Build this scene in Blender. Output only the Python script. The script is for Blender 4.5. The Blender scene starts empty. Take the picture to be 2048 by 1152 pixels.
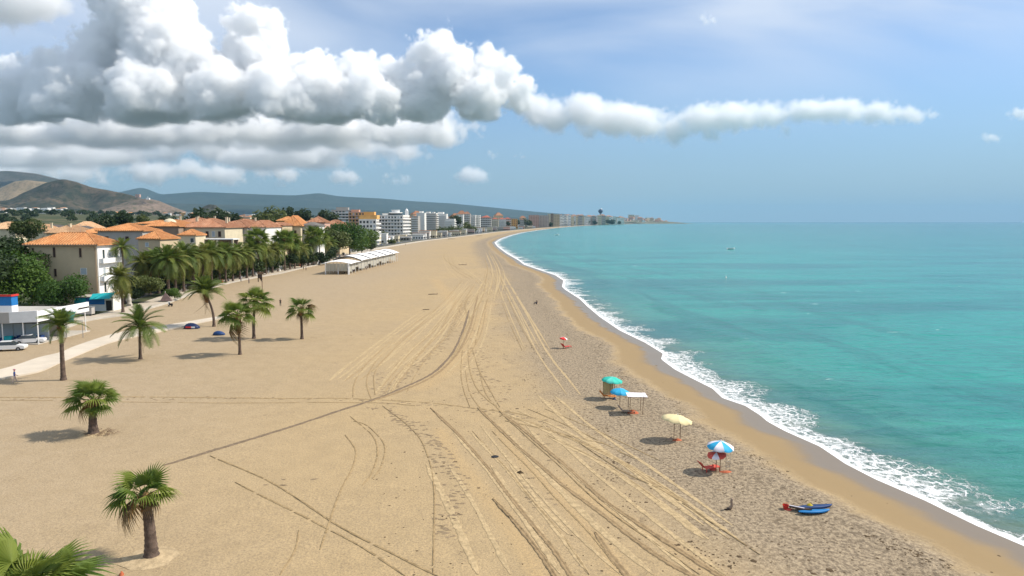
import bpy, bmesh, math, random
import numpy as np
from mathutils import Vector, Matrix, Euler, Quaternion

S = bpy.context.scene
C = S.collection
random.seed(7)
RNG = np.random.default_rng(7)
PI = math.pi

# ------------------------------------------------------------------ camera
FPX = 1400.0          # focal length in pixels of the 2048 px wide photograph
CAM_H = 20.0          # height of the drone above the sand
VH = 443.6            # row of the horizon
PITCH = math.atan((576 - VH) / FPX)
cam_d = bpy.data.cameras.new('camera')
cam = bpy.data.objects.new('camera', cam_d)
C.objects.link(cam)
cam_d.sensor_width = 36
cam_d.lens = FPX / 2048 * 36
cam_d.clip_start = 0.5
cam_d.clip_end = 300000
cam.location = (0, 0, CAM_H)
cam.rotation_euler = (PI / 2 - PITCH, 0, 0)
S.camera = cam

# ------------------------------------------------------------------ world
SUN_EL, SUN_AZ = 46.0, 80.0       # elevation, compass angle from +Y towards +X
world = bpy.data.worlds.new('World')
S.world = world
world.use_nodes = True
wn, wl = world.node_tree.nodes, world.node_tree.links
bg = wn['Background']
bg.inputs[1].default_value = 0.105
sky = wn.new('ShaderNodeTexSky')
sky.sky_type = 'NISHITA'
sky.sun_disc = False
sky.sun_elevation = math.radians(SUN_EL)
sky.sun_rotation = math.radians(SUN_AZ)
sky.air_density = 1.0
sky.dust_density = 0.0
sky.altitude = 1200
sky.ozone_density = 4.0
# thin cirrus veil in the upper sky
tc = wn.new('ShaderNodeTexCoord')
mp = wn.new('ShaderNodeMapping'); mp.inputs['Rotation'].default_value = (0, 0, 0.5); mp.inputs['Scale'].default_value = (1.2, 3.2, 5.0)
wl.new(tc.outputs['Generated'], mp.inputs[0])
cn = wn.new('ShaderNodeTexNoise'); cn.inputs['Scale'].default_value = 1.5; cn.inputs['Detail'].default_value = 6; cn.inputs['Roughness'].default_value = .45; cn.inputs['Distortion'].default_value = .6
wl.new(mp.outputs[0], cn.inputs[0])
cr = wn.new('ShaderNodeValToRGB'); cr.color_ramp.elements[0].position = .24; cr.color_ramp.elements[1].position = .62
cr.color_ramp.interpolation = 'EASE'
wl.new(cn.outputs[0], cr.inputs[0])
sp = wn.new('ShaderNodeSeparateXYZ'); wl.new(tc.outputs['Generated'], sp.inputs[0])
hr = wn.new('ShaderNodeMapRange'); hr.interpolation_type = 'SMOOTHSTEP'; hr.inputs[1].default_value = .09; hr.inputs[2].default_value = .30; hr.inputs[4].default_value = .85
wl.new(sp.outputs[2], hr.inputs[0])
vm = wn.new('ShaderNodeMath'); vm.operation = 'MULTIPLY'
wl.new(cr.outputs[0], vm.inputs[0]); wl.new(hr.outputs[0], vm.inputs[1])
mx = wn.new('ShaderNodeMix'); mx.data_type = 'RGBA'
mx.inputs[7].default_value = (5.6, 6.1, 6.9, 1)
lowv = wn.new('ShaderNodeMapRange'); lowv.interpolation_type = 'SMOOTHSTEP'; lowv.inputs[1].default_value = -.02; lowv.inputs[2].default_value = .24; lowv.inputs[3].default_value = .86; lowv.inputs[4].default_value = 0
wl.new(sp.outputs[2], lowv.inputs[0])
mlow = wn.new('ShaderNodeMix'); mlow.data_type = 'RGBA'; mlow.inputs[7].default_value = (1.7, 2.55, 3.35, 1)   # rain-grey air over the sea
wl.new(lowv.outputs[0], mlow.inputs[0]); wl.new(sky.outputs[0], mlow.inputs[6])
wl.new(vm.outputs[0], mx.inputs[0]); wl.new(mlow.outputs[2], mx.inputs[6])
wl.new(mx.outputs[2], bg.inputs[0])

# ------------------------------------------------------------------ sun
sun_d = bpy.data.lights.new('sun', 'SUN')
sun_d.energy = 4.0
sun_d.angle = math.radians(0.5)
sun_d.color = (1.0, 0.93, 0.83)
sun = bpy.data.objects.new('sun', sun_d)
C.objects.link(sun)
_el, _az = math.radians(SUN_EL), math.radians(SUN_AZ)
SUN_DIR = Vector((math.sin(_az) * math.cos(_el), math.cos(_az) * math.cos(_el), math.sin(_el)))
sun.rotation_euler = SUN_DIR.to_track_quat('Z', 'Y').to_euler()
sun.location = (200, 50, 300)

# ------------------------------------------------------------------ view
S.view_settings.view_transform = 'Standard'
S.view_settings.look = 'None'
S.view_settings.exposure = 0.5
S.view_settings.gamma = 1.0
S.view_settings.use_curve_mapping = False
S.cycles.max_bounces = 26
S.cycles.diffuse_bounces = 3
S.cycles.transparent_max_bounces = 8
S.cycles.volume_bounces = 24
S.cycles.volume_step_rate = 1.0
S.cycles.use_denoising = True

# ------------------------------------------------------------------ helpers
def ray(u, v):
    x, y, z = (u - 1024) / FPX, 1.0, -(v - 576) / FPX
    c, s = math.cos(PITCH), math.sin(PITCH)
    return Vector((x, y * c + z * s, -y * s + z * c))

def G(u, v, z=0.0):
    """world point at height z seen at photo pixel (u, v)"""
    d = ray(u, v)
    t = (z - CAM_H) / d.z
    return Vector((d.x * t, d.y * t, z))

def A(u, v, Y):
    """world point at distance Y seen at photo pixel (u, v)"""
    d = ray(u, v)
    t = Y / d.y
    return Vector((d.x * t, Y, CAM_H + d.z * t))

def tag(o, label=None, cat=None, group=None, kind=None):
    if label: o['label'] = label
    if cat: o['category'] = cat
    if group: o['group'] = group
    if kind: o['kind'] = kind
    return o

def thing(name, label, cat, loc=(0, 0, 0), rz=0.0, group=None):
    o = bpy.data.objects.new(name, None)
    o.empty_display_size = .2
    C.objects.link(o)
    o.location = loc
    o.rotation_euler = (0, 0, rz)
    return tag(o, label, cat, group)

class MB:
    """collects vertices and faces, then makes one mesh"""
    def __init__(s): s.v = []; s.f = []; s.m = []
    def add(s, vs, fs, mi=0):
        b = len(s.v)
        s.v += [tuple(p) for p in vs]
        s.f += [tuple(i + b for i in q) for q in fs]
        s.m += [mi] * len(fs)
    def box(s, x0, x1, y0, y1, z0, z1, mi=0, M=None):
        vs = [Vector(p) for p in ((x0,y0,z0),(x1,y0,z0),(x1,y1,z0),(x0,y1,z0),(x0,y0,z1),(x1,y0,z1),(x1,y1,z1),(x0,y1,z1))]
        if M is not None: vs = [M @ p for p in vs]
        s.add(vs, [(0,3,2,1),(4,5,6,7),(0,1,5,4),(1,2,6,5),(2,3,7,6),(3,0,4,7)], mi)
    def quad(s, a, b, c, d, mi=0): s.add([a, b, c, d], [(0, 1, 2, 3)], mi)
    def tube(s, pts, rad, n=8, mi=0, cap=True):
        pts = [Vector(p) for p in pts]
        if not isinstance(rad, (list, tuple)): rad = [rad] * len(pts)
        rings = []
        for i, p in enumerate(pts):
            t = (pts[min(i + 1, len(pts) - 1)] - pts[max(i - 1, 0)]).normalized()
            a = Vector((1, 0, 0)) if abs(t.x) < .9 else Vector((0, 1, 0))
            u = t.cross(a).normalized(); w = t.cross(u)
            rings.append([p + (u * math.cos(2 * PI * k / n) + w * math.sin(2 * PI * k / n)) * rad[i] for k in range(n)])
        vs = [q for r in rings for q in r]
        fs = []
        for i in range(len(pts) - 1):
            for k in range(n):
                fs.append((i * n + k, i * n + (k + 1) % n, (i + 1) * n + (k + 1) % n, (i + 1) * n + k))
        if cap:
            fs.append(tuple(range(n))[::-1]); fs.append(tuple((len(pts) - 1) * n + k for k in range(n)))
        s.add(vs, fs, mi)
    def lathe(s, prof, n=16, mi=0, M=None):
        vs = []
        for r, z in prof:
            for k in range(n):
                p = Vector((r * math.cos(2 * PI * k / n), r * math.sin(2 * PI * k / n), z))
                vs.append(M @ p if M is not None else p)
        fs = []
        for i in range(len(prof) - 1):
            for k in range(n):
                fs.append((i * n + k, i * n + (k + 1) % n, (i + 1) * n + (k + 1) % n, (i + 1) * n + k))
        s.add(vs, fs, mi)
    def prism(s, poly, y0, y1, mi=0, M=None):
        """polygon in x,z extruded along y"""
        n = len(poly)
        vs = [Vector((x, y0, z)) for x, z in poly] + [Vector((x, y1, z)) for x, z in poly]
        if M is not None: vs = [M @ p for p in vs]
        fs = [tuple(range(n)), tuple(range(2 * n - 1, n - 1, -1))]
        for i in range(n): fs.append((i, i + n, (i + 1) % n + n, (i + 1) % n))
        s.add(vs, fs, mi)
    def mesh(s, name, mats, smooth=False):
        me = bpy.data.meshes.new(name)
        me.from_pydata(s.v, [], s.f)
        for m in (mats if isinstance(mats, (list, tuple)) else [mats]): me.materials.append(m)
        if len(set(s.m)) > 1: me.polygons.foreach_set('material_index', s.m)
        if smooth: me.polygons.foreach_set('use_smooth', [True] * len(s.f))
        me.update()
        return me

def put(name, me, parent=None, loc=(0, 0, 0), rot=(0, 0, 0), sc=None, mat=None):
    o = bpy.data.objects.new(name, me)
    C.objects.link(o)
    o.parent = parent
    o.location = loc
    o.rotation_euler = rot
    if sc is not None: o.scale = sc if hasattr(sc, '__len__') else (sc, sc, sc)
    return o

def part(name, mb, mats, parent, smooth=False, **k):
    return put(name, mb.mesh(name, mats, smooth), parent, **k)

def copy_tree(o, parent=None):
    c = o.copy(); C.objects.link(c); c.parent = parent
    for ch in list(o.children): copy_tree(ch, c)
    return c

# ------------------------------------------------------------------ materials
class NT:
    def __init__(s, nt): s.n, s.l = nt.nodes, nt.links
    def new(s, t, **k):
        n = s.n.new(t)
        for a, b in k.items(): setattr(n, a, b)
        return n
    def set(s, sock, v):
        if isinstance(v, bpy.types.NodeSocket): s.l.new(v, sock)
        else: sock.default_value = v
    def math(s, op, a, b=0.0, c=0.0, clamp=False):
        n = s.new('ShaderNodeMath', operation=op, use_clamp=clamp)
        s.set(n.inputs[0], a); s.set(n.inputs[1], b); s.set(n.inputs[2], c)
        return n.outputs[0]
    def noise(s, vec, scale, det=2.0, rough=.5, dist=0.0, col=False):
        n = s.new('ShaderNodeTexNoise')
        s.set(n.inputs['Vector'], vec); n.inputs['Scale'].default_value = scale; n.inputs['Detail'].default_value = det
        n.inputs['Roughness'].default_value = rough; n.inputs['Distortion'].default_value = dist
        return n.outputs['Color' if col else 0]
    def voro(s, vec, scale, feature='F1', out='Distance', rnd=1.0):
        n = s.new('ShaderNodeTexVoronoi', feature=feature)
        s.set(n.inputs['Vector'], vec); n.inputs['Scale'].default_value = scale; n.inputs['Randomness'].default_value = rnd
        return n.outputs[out]
    def ss(s, x, a, b, lo=0.0, hi=1.0):
        n = s.new('ShaderNodeMapRange', interpolation_type='SMOOTHSTEP')
        s.set(n.inputs[0], x)
        s.set(n.inputs[1], a); s.set(n.inputs[2], b); s.set(n.inputs[3], lo); s.set(n.inputs[4], hi)
        return n.outputs[0]
    def mix(s, f, a, b, mode='MIX'):
        n = s.new('ShaderNodeMix', data_type='RGBA', blend_type=mode)
        s.set(n.inputs[0], f)
        s.set(n.inputs[6], a if isinstance(a, bpy.types.NodeSocket) else (*a[:3], 1))
        s.set(n.inputs[7], b if isinstance(b, bpy.types.NodeSocket) else (*b[:3], 1))
        return n.outputs[2]
    def scale(s, vec, k):
        n = s.new('ShaderNodeMapping'); s.set(n.inputs[0], vec); n.inputs['Scale'].default_value = k
        return n.outputs[0]
    def attr(s, name):
        return s.new('ShaderNodeAttribute', attribute_name=name).outputs['Fac']
    def bump(s, h, strength, dist):
        n = s.new('ShaderNodeBump'); s.set(n.inputs['Height'], h); n.inputs['Strength'].default_value = strength; n.inputs['Distance'].default_value = dist
        return n.outputs[0]

def newmat(name, rough=.8, spec=.3):
    m = bpy.data.materials.new(name); m.use_nodes = True
    p = m.node_tree.nodes['Principled BSDF']
    p.inputs['Roughness'].default_value = rough
    p.inputs['Specular IOR Level'].default_value = spec
    return m, NT(m.node_tree), p

def plain(name, col, rough=.7, var=.12, sc=1.5, bump=0.0, spec=.3, coord='Object', metal=0.0, rnd=0.0):
    """painted / plastered / woven surface: base colour with soft mottling and a little relief"""
    m, t, p = newmat(name, rough, spec)
    co = t.new('ShaderNodeTexCoord').outputs[coord]
    n = t.noise(co, sc, 5, .6)
    f = t.ss(n, .3, .7, 1 - var, 1 + var)
    if rnd:
        oi = t.new('ShaderNodeObjectInfo').outputs['Random']
        f = t.math('MULTIPLY', f, t.math('ADD', t.math('MULTIPLY', oi, 2 * rnd), 1 - rnd))
    c = t.new('ShaderNodeVectorMath', operation='SCALE'); c.inputs[0].default_value = col[:3]; t.l.new(f, c.inputs['Scale'])
    t.l.new(c.outputs[0], p.inputs[0])
    p.inputs['Metallic'].default_value = metal
    if bump:
        t.l.new(t.bump(t.noise(co, sc * 8, 4), bump, .05), p.inputs['Normal'])
    return m
# ================================================================== SETTING
# water line and promenade line traced in the photograph, turned into plan curves x(Y)
WATER_Z = -0.25
_shore_px = [(2170,1152),(2048,1092),(1950,1050),(1850,1001),(1750,958),(1690,927),(1640,893),(1570,862),(1535,843),(1520,830),(1490,811),(1445,796),(1425,777),(1385,757),(1350,739),(1322,718),
    (1326,707),(1290,685),(1240,661),(1200,634),(1175,613),(1160,598),(1130,579),(1124,573),(1127,561),(1110,550),(1080,540),(1048,529),(1038,521),(1012,506),(995,493),(989,485),(1000,478),
    (1020,471),(1042,465.5),(1075,460.5),(1110,456.2),(1150,452.6),(1200,449.8),(1260,447.8),(1300,446.9),(1340,446.2)]
_sp = [G(u, v, WATER_Z) for u, v in _shore_px]
_sy = np.array([0.0, 20.0, 33.0] + [p.y for p in _sp] + [14000, 60000.0]); _sx = np.array([41.0, 39.0, 36.5] + [p.x for p in _sp] + [2700.0, -60000.0])
def xw(Y):
    return np.interp(Y, _sy, _sx)
_prom_px = [(100,667),(165,641),(240,633),(330,607),(380,588),(440,570),(500,557),(560,547),(600,537),(640,529),(700,511),(760,497),(850,482),(950,470),(1000,463.5),(1060,458),(1110,454),(1200,449.2),(1300,446.7),(1340,446.15)]
_pp = [G(u, v) for u, v in _prom_px]
_py = np.array([0, 60, 105.0] + [p.y for p in _pp] + [60000.0]); _px_ = np.array([-150, -110, -84.0] + [p.x for p in _pp] + [-60000.0])
def xp(Y):
    return np.interp(Y, _py, _px_)

def vnoise(x, y, sc, seed=0, oct=4):
    """smooth value noise on numpy arrays, -1..1"""
    out = np.zeros_like(x, dtype=float); amp = 1.0; tot = 0
    for o in range(oct):
        r = np.random.default_rng(seed + o * 17)
        T = r.uniform(-1, 1, (256, 256))
        X, Yy = x / sc * 2 ** o + 31.7 * o, y / sc * 2 ** o + 11.3 * o
        i, j = np.floor(X).astype(int), np.floor(Yy).astype(int)
        fx, fy = X - i, Yy - j
        fx, fy = fx * fx * (3 - 2 * fx), fy * fy * (3 - 2 * fy)
        i0, i1, j0, j1 = i % 256, (i + 1) % 256, j % 256, (j + 1) % 256
        out += amp * ((T[i0, j0] * (1 - fx) + T[i1, j0] * fx) * (1 - fy) + (T[i0, j1] * (1 - fx) + T[i1, j1] * fx) * fy)
        tot += amp; amp *= .5
    return out / tot

def gridmesh(name, X, Y, Z, mat, attrs=None, smooth=True):
    n, m = X.shape
    me = bpy.data.meshes.new(name)
    co = np.stack([X, Y, Z], -1).reshape(-1, 3).astype(np.float32)
    idx = np.arange(n * m).reshape(n, m)
    q = np.stack([idx[:-1, :-1], idx[:-1, 1:], idx[1:, 1:], idx[1:, :-1]], -1).reshape(-1, 4)
    me.vertices.add(len(co)); me.vertices.foreach_set('co', co.ravel())
    me.loops.add(q.size); me.loops.foreach_set('vertex_index', q.ravel().astype(np.int32))
    me.polygons.add(len(q)); me.polygons.foreach_set('loop_start', (np.arange(len(q)) * 4).astype(np.int32))
    me.update(calc_edges=True)
    me.polygons.foreach_set('use_smooth', [smooth] * len(q))
    for k, a in (attrs or {}).items():
        me.attributes.new(k, 'FLOAT', 'POINT').data.foreach_set('value', a.astype(np.float32).ravel())
    me.materials.append(mat)
    return me

# ---- sand
def sand_material():
    m, t, p = newmat('sand', .9, .25)
    co = t.new('ShaderNodeTexCoord').outputs['Object']
    s0 = t.attr('shore')
    w = t.noise(co, .11, 4, .6)
    s = t.math('ADD', s0, t.math('MULTIPLY', t.math('SUBTRACT', w, .5), 9.0))
    big = t.noise(co, .03, 4, .55)
    dry = t.mix(t.ss(big, .38, .62), (.45, .325, .168), (.42, .308, .168))
    dry = t.mix(t.ss(s0, 38., 75.), dry, (.405, .308, .192))
    lane = t.attr('lane')
    med = t.noise(co, .45, 5, .65)
    dry = t.mix(t.ss(med, .38, .64, 0., .30), dry, (.31, .225, .12), 'MIX')
    dry = t.mix(t.math('MULTIPLY', lane, .75), dry, (.47, .325, .155))
    # shingle band above the wash
    gm = t.math('MULTIPLY', t.ss(s, 6.3, 8.5), t.ss(s, 25., 15.))
    gr = t.noise(t.scale(co, (1., .8, 1.)), 3.6, 5, .75)
    grv = t.mix(t.ss(gr, .36, .62), (.105, .08, .055), (.43, .34, .225))
    gr2 = t.voro(co, 8.0)
    grv = t.mix(t.ss(gr2, .10, .34, .55, 0.), grv, (.10, .075, .05))
    col = t.mix(t.math('MULTIPLY', gm, .92), dry, grv)
    # tide wrack: long dark streaks that follow the shore
    st = t.new('ShaderNodeCombineXYZ')
    t.l.new(s, st.inputs[0]); sep = t.new('ShaderNodeSeparateXYZ'); t.l.new(co, sep.inputs[0]); t.l.new(t.math('MULTIPLY', sep.outputs[1], .16), st.inputs[1])
    wr = t.noise(st.outputs[0], .9, 5, .62)
    wr2 = t.noise(co, 1.4, 5, .7)
    wm = t.math('MULTIPLY', t.ss(wr, .55, .68), t.ss(wr2, .42, .60))
    band = t.math('MULTIPLY', t.ss(s, 5.5, 8.0), t.ss(s, 36., 22.))
    col = t.mix(t.math('MULTIPLY', t.math('MULTIPLY', wm, band), .75), col, (.10, .07, .04))
    # small dark specks and grain everywhere
    sn = t.noise(co, 5.5, 4, .75)
    col = t.mix(t.ss(sn, .55, .68, 0., .65), col, (.17, .125, .08))
    sn2 = t.noise(co, 9., 4, .75)
    col = t.mix(t.ss(sn2, .34, .60, .62, 0.), col, (.20, .15, .095))
    sc = t.noise(co, .75, 6, .8)
    col = t.mix(t.math('MULTIPLY', t.ss(sc, .61, .70), .6), col, (.16, .115, .065))
    # wet wash
    wet = t.ss(t.math('ADD', s0, t.math('MULTIPLY', t.math('SUBTRACT', w, .5), 5.0)), 7.2, 5.6)
    col = t.mix(wet, col, (.285, .20, .10))
    soak = t.ss(t.math('ADD', s0, t.math('MULTIPLY', t.math('SUBTRACT', t.noise(co, .2, 3), .5), 4.0)), 4.0, 1.6)
    col = t.mix(soak, col, (.20, .15, .095))
    t.l.new(col, p.inputs[0])
    t.l.new(t.ss(soak, 0., 1., .9, .28), p.inputs['Roughness'])
    h = t.math('ADD', t.math('MULTIPLY', t.noise(co, .5, 5, .6), 1.0), t.math('MULTIPLY', t.noise(co, 3.5, 4, .65), .45))
    h = t.math('ADD', h, t.math('MULTIPLY', t.math('MULTIPLY', gr, gm), .6))
    h = t.math('MULTIPLY', h, t.math('SUBTRACT', 1.0, t.math('MAXIMUM', t.math('MULTIPLY', wet, .93), t.math('MULTIPLY', lane, .7))))
    t.l.new(t.bump(h, .55, .22), p.inputs['Normal'])
    return m
M_SAND = sand_material()
Yr = np.concatenate([np.linspace(18, 24, 4)[:-1], np.geomspace(24, 700, 300)[:-1], np.geomspace(700, 16000, 90)])
ts = np.concatenate([np.linspace(-8, 0, 7)[:-1], np.linspace(0, 50, 101)[:-1], np.linspace(50, 60, 12)[:-1]])
def beach():
    Y = Yr[:, None]; W_ = xw(Y); Pm = xp(Y)
    wid = W_ - Pm
    # s runs from the water inland; the last columns stretch to the promenade wall
    k = np.concatenate([ts / 60.0 * 1.0, np.linspace(1, 2, 46)])
    near = np.minimum(60.0, wid * .6)
    s = np.where(k[None, :] <= 1, k[None, :] * near, near + (k[None, :] - 1) * (wid - near + .6))
    s = np.where(k[None, :] < 0, k[None, :] * 60, s)
    X = W_ - s; YY = np.broadcast_to(Y, X.shape)
    Z = np.clip(WATER_Z + s * .065, -1.2, 0.0)
    fade = np.clip((s - 6) / 12, 0, 1) * np.clip((wid - s) / 8, 0, 1)
    Z = Z + fade * (.10 * vnoise(X, YY, 9, 3) + .16 * vnoise(X, YY, 31, 5)) * np.clip(600 / YY, .2, 1)
    # low berm at the top of the wash
    Z = Z + .22 * np.exp(-((s - 9 - 1.5 * vnoise(X, YY, 25, 9)) / 2.2) ** 2)
    # driven-over lanes where the sand is rolled smooth
    lane = np.zeros_like(X)
    for px, w in [([(880,860),(905,905),(955,972),(1003,1033),(1040,1085),(1085,1165)], .8), ([(990,850),(1060,935),(1110,985),(1165,1045),(1220,1115),(1250,1165)], .7), ([(1120,960),(1250,1040),(1390,1115),(1440,1160)], .9), ([(985,600),(960,640),(940,690),(900,735),(840,775)], 1.6), ([(870,560),(905,600),(930,640)], 2.2)]:
        P_ = [G(u, v) for u, v in px]
        for a, b in zip(P_[:-1], P_[1:]):
            dx, dy = b.x - a.x, b.y - a.y; L2 = dx * dx + dy * dy
            t_ = np.clip(((X - a.x) * dx + (YY - a.y) * dy) / L2, 0, 1)
            dd_ = np.hypot(X - a.x - t_ * dx, YY - a.y - t_ * dy)
            lane = np.maximum(lane, np.clip(1.3 - dd_ / w, 0, 1) * .9)
    Z = Z - .05 * lane
    return gridmesh('beach_sand', X, YY, Z, M_SAND, {'shore': s, 'lane': lane})
o_beach = tag(put('beach_sand', beach()), kind='structure')
# cheap lookup of the sand height, so things stand on it
_bv = np.empty(len(o_beach.data.vertices) * 3, np.float32); o_beach.data.vertices.foreach_get('co', _bv); _bv = _bv.reshape(len(Yr), -1, 3)
def sand_z(x, y):
    i = int(np.clip(np.searchsorted(Yr, y) - 1, 0, len(Yr) - 2)); f = (y - Yr[i]) / (Yr[i + 1] - Yr[i])
    z = [np.interp(-x, -_bv[j, :, 0], _bv[j, :, 2]) for j in (i, i + 1)]
    return float(z[0] * (1 - f) + z[1] * f)
def GS(u, v):
    """point on the sand seen at a photo pixel"""
    p = G(u, v)
    for _ in range(3):
        p = G(u, v, sand_z(p.x, p.y))
    return p

# ---- sea
def sea_material():
    m, t, p = newmat('sea_water', .12, .5)
    co = t.new('ShaderNodeTexCoord').outputs['Object']
    d = t.attr('off')
    sep = t.new('ShaderNodeSeparateXYZ'); t.l.new(co, sep.inputs[0])
    w = t.noise(co, .13, 4, .6); w2 = t.noise(co, .6, 4, .6)
    wob = t.math('ADD', t.math('MULTIPLY', t.math('SUBTRACT', w, .5), 4.5), t.math('MULTIPLY', t.math('SUBTRACT', w2, .5), 1.4))
    dd = t.math('ADD', d, wob)
    # colour by depth of water
    cr = t.new('ShaderNodeValToRGB'); lg = t.math('DIVIDE', t.math('LOGARITHM', t.math('ADD', t.math('MAXIMUM', d, 0.), 1.), 10.), 4.0)
    t.l.new(lg, cr.inputs[0])
    E = cr.color_ramp.elements
    stops = [(.0, (.15, .165, .11)), (.15, (.115, .175, .13)), (.26, (.050, .215, .17)), (.36, (.020, .25, .20)), (.50, (.009, .25, .21)), (.64, (.005, .205, .185)), (.80, (.003, .145, .15)), (1.0, (.003, .08, .11))]
    E[0].position, E[0].color = stops[0][0], (*stops[0][1], 1); E[1].position, E[1].color = stops[-1][0], (*stops[-1][1], 1)
    for a, b in stops[1:-1]:
        e = E.new(a); e.color = (*b, 1)
    col = cr.outputs[0]
    # bands of clearer and darker water
    st = t.scale(co, (.22, 1.0, 1.0)) 
    pz = t.noise(st, .035, 4, .6, .8)
    col = t.mix(t.ss(pz, .42, .64, 0., .60), col, (.002, .085, .10))
    pz3 = t.noise(t.scale(co, (.10, .3, 1.)), .02, 4, .6, .5)
    col = t.mix(t.ss(pz3, .5, .62, 0., .25), col, (.03, .24, .20))
    rip = t.noise(t.scale(co, (.35, 1., 1.)), .9, 4, .7)
    col = t.mix(t.ss(rip, .45, .70, 0., .36), col, (.002, .07, .085))
    # swell running in along the shore, its dark faces put into the colour
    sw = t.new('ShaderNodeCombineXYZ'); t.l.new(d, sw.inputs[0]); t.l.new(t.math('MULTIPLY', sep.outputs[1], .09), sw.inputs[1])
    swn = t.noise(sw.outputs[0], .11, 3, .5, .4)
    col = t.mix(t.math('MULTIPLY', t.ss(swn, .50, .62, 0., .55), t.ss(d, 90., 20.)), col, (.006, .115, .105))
    # foam: lacy sheet in the wash and a solid lip
    warp = t.new('ShaderNodeVectorMath', operation='ADD'); t.l.new(co, warp.inputs[0])
    ws = t.new('ShaderNodeVectorMath', operation='SCALE'); t.l.new(t.noise(co, .9, 4, .65, 0, True), ws.inputs[0]); ws.inputs['Scale'].default_value = 1.5
    t.l.new(ws.outputs[0], warp.inputs[1])
    lace = t.voro(t.scale(warp.outputs[0], (1., .7, 1.)), 1.15, 'DISTANCE_TO_EDGE')
    lace2 = t.voro(warp.outputs[0], 2.8, 'DISTANCE_TO_EDGE')
    patch = t.noise(co, .085, 4, .65)
    fn = t.noise(warp.outputs[0], 1.6, 5, .7)
    reach = t.ss(patch, .38, .62, 1.5, 9.5)
    far = t.ss(d, 0., reach, 1., 0.)
    net = t.math('MAXIMUM', t.ss(lace, t.math('MULTIPLY', far, .24), 0., 0., 1.), t.ss(lace2, t.math('MULTIPLY', far, .13), 0., 0., .8))
    net = t.math('MULTIPLY', net, t.ss(far, .02, .35))
    net = t.math('MULTIPLY', net, t.ss(fn, .30, .50))
    lip = t.ss(t.math('ADD', d, t.math('MULTIPLY', t.math('SUBTRACT', w2, .5), 1.6)), .95, .40)
    lip2 = t.math('MULTIPLY', t.math('MULTIPLY', t.ss(dd, 3.6, 1.8), t.ss(fn, .42, .58)), t.ss(patch, .40, .60))
    foam = t.math('MAXIMUM', t.math('MAXIMUM', net, lip), t.math('MULTIPLY', lip2, .9), clamp=True)
    # second breaker and stray white caps
    cap = t.noise(t.scale(co, (.30, 1.0, 1.)), .55, 3, .55)
    capm = t.noise(co, .035, 3, .5)
    caps = t.math('MULTIPLY', t.math('MULTIPLY', t.ss(cap, .705, .75), t.ss(capm, .54, .60)), t.ss(d, 10., 25.))
    foam = t.math('MAXIMUM', foam, t.math('MULTIPLY', caps, .8))
    col = t.mix(foam, col, (.86, .87, .87))
    t.l.new(col, p.inputs[0])
    t.l.new(t.ss(foam, 0., .6, .16, .85), p.inputs['Roughness'])
    p.inputs['IOR'].default_value = 1.33
    p.inputs['Specular IOR Level'].default_value = .22
    # swell, chop, ripples
    h = t.math('MULTIPLY', t.noise(t.scale(co, (.45, 1., 1.)), .10, 3, .5), 2.4)
    h = t.math('ADD', h, t.math('MULTIPLY', t.noise(t.scale(co, (.55, 1., 1.)), .42, 4, .6), .9))
    h = t.math('ADD', h, t.math('MULTIPLY', t.noise(co, 2.2, 3, .6), .16))
    h = t.math('ADD', h, t.math('MULTIPLY', foam, .25))
    t.l.new(t.bump(h, .8, .5), p.inputs['Normal'])
    return m
def sea():
    Yw = np.concatenate([np.geomspace(14, 700, 190)[:-1], np.geomspace(700, 38000, 90)])
    s = np.concatenate([np.linspace(-2.0, 12, 29)[:-1], np.geomspace(12, 40000, 70)])
    Y = Yw[:, None]
    X = xw(np.minimum(Y, 14000)) + s[None, :]; YY = np.broadcast_to(Y, X.shape)
    S_ = np.broadcast_to(s[None, :], X.shape)
    sc = np.clip(300 / YY, 0, 1)
    Z = WATER_Z + np.clip(S_ / 8, 0, 1) * sc * (.16 * vnoise(X * .35, YY, 7, 21) + .10 * vnoise(X, YY, 3.2, 23, 2))
    # one low swell running in
    Z = Z + .28 * sc * np.exp(-((S_ - 17 - 2.5 * vnoise(X * .3, YY, 12, 25)) / 1.6) ** 2)
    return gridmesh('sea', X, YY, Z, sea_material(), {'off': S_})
o_sea = tag(put('sea', sea()), kind='structure')

# ---- land behind the promenade
def land_z(x, y):
    d = xp(y) - x
    t = np.clip((d - 40) / 320, 0, 1)
    z = 8.0 * t * t * (3 - 2 * t) + 52 * (1 - np.exp(-np.clip(d - 400, 0, None) / 900))
    return z + .05
def terrain_material():
    m, t, p = newmat('dry_scrub', .95, .1)
    co = t.new('ShaderNodeTexCoord').outputs['Object']
    a = t.noise(co, .012, 6, .65); b = t.noise(co, .09, 5, .7)
    col = t.mix(t.ss(a, .40, .60), (.045, .06, .026), (.13, .115, .062))
    col = t.mix(t.ss(b, .45, .62), col, (.035, .05, .022))
    t.l.new(col, p.inputs[0])
    return m
M_TERR = terrain_material()
def town():
    Yt = np.concatenate([np.linspace(20, 105, 12)[:-1], np.geomspace(105, 900, 60)[:-1], np.geomspace(900, 40000, 60)])
    dd = np.concatenate([[0, 5.0], np.geomspace(8, 40000, 60)])
    Y = Yt[:, None]; X = xp(np.minimum(Y, 14000)) - dd[None, :]; YY = np.broadcast_to(Y, X.shape)
    Z = land_z(X, np.minimum(YY, 14000)) 
    Z = Z + np.clip((dd[None, :] - 30) / 100, 0, 1) * .8 * vnoise(X, YY, 60, 61)
    return gridmesh('town_ground', X, YY, Z, M_TERR)
o_town = tag(put('town_ground', town()), kind='structure')

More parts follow.
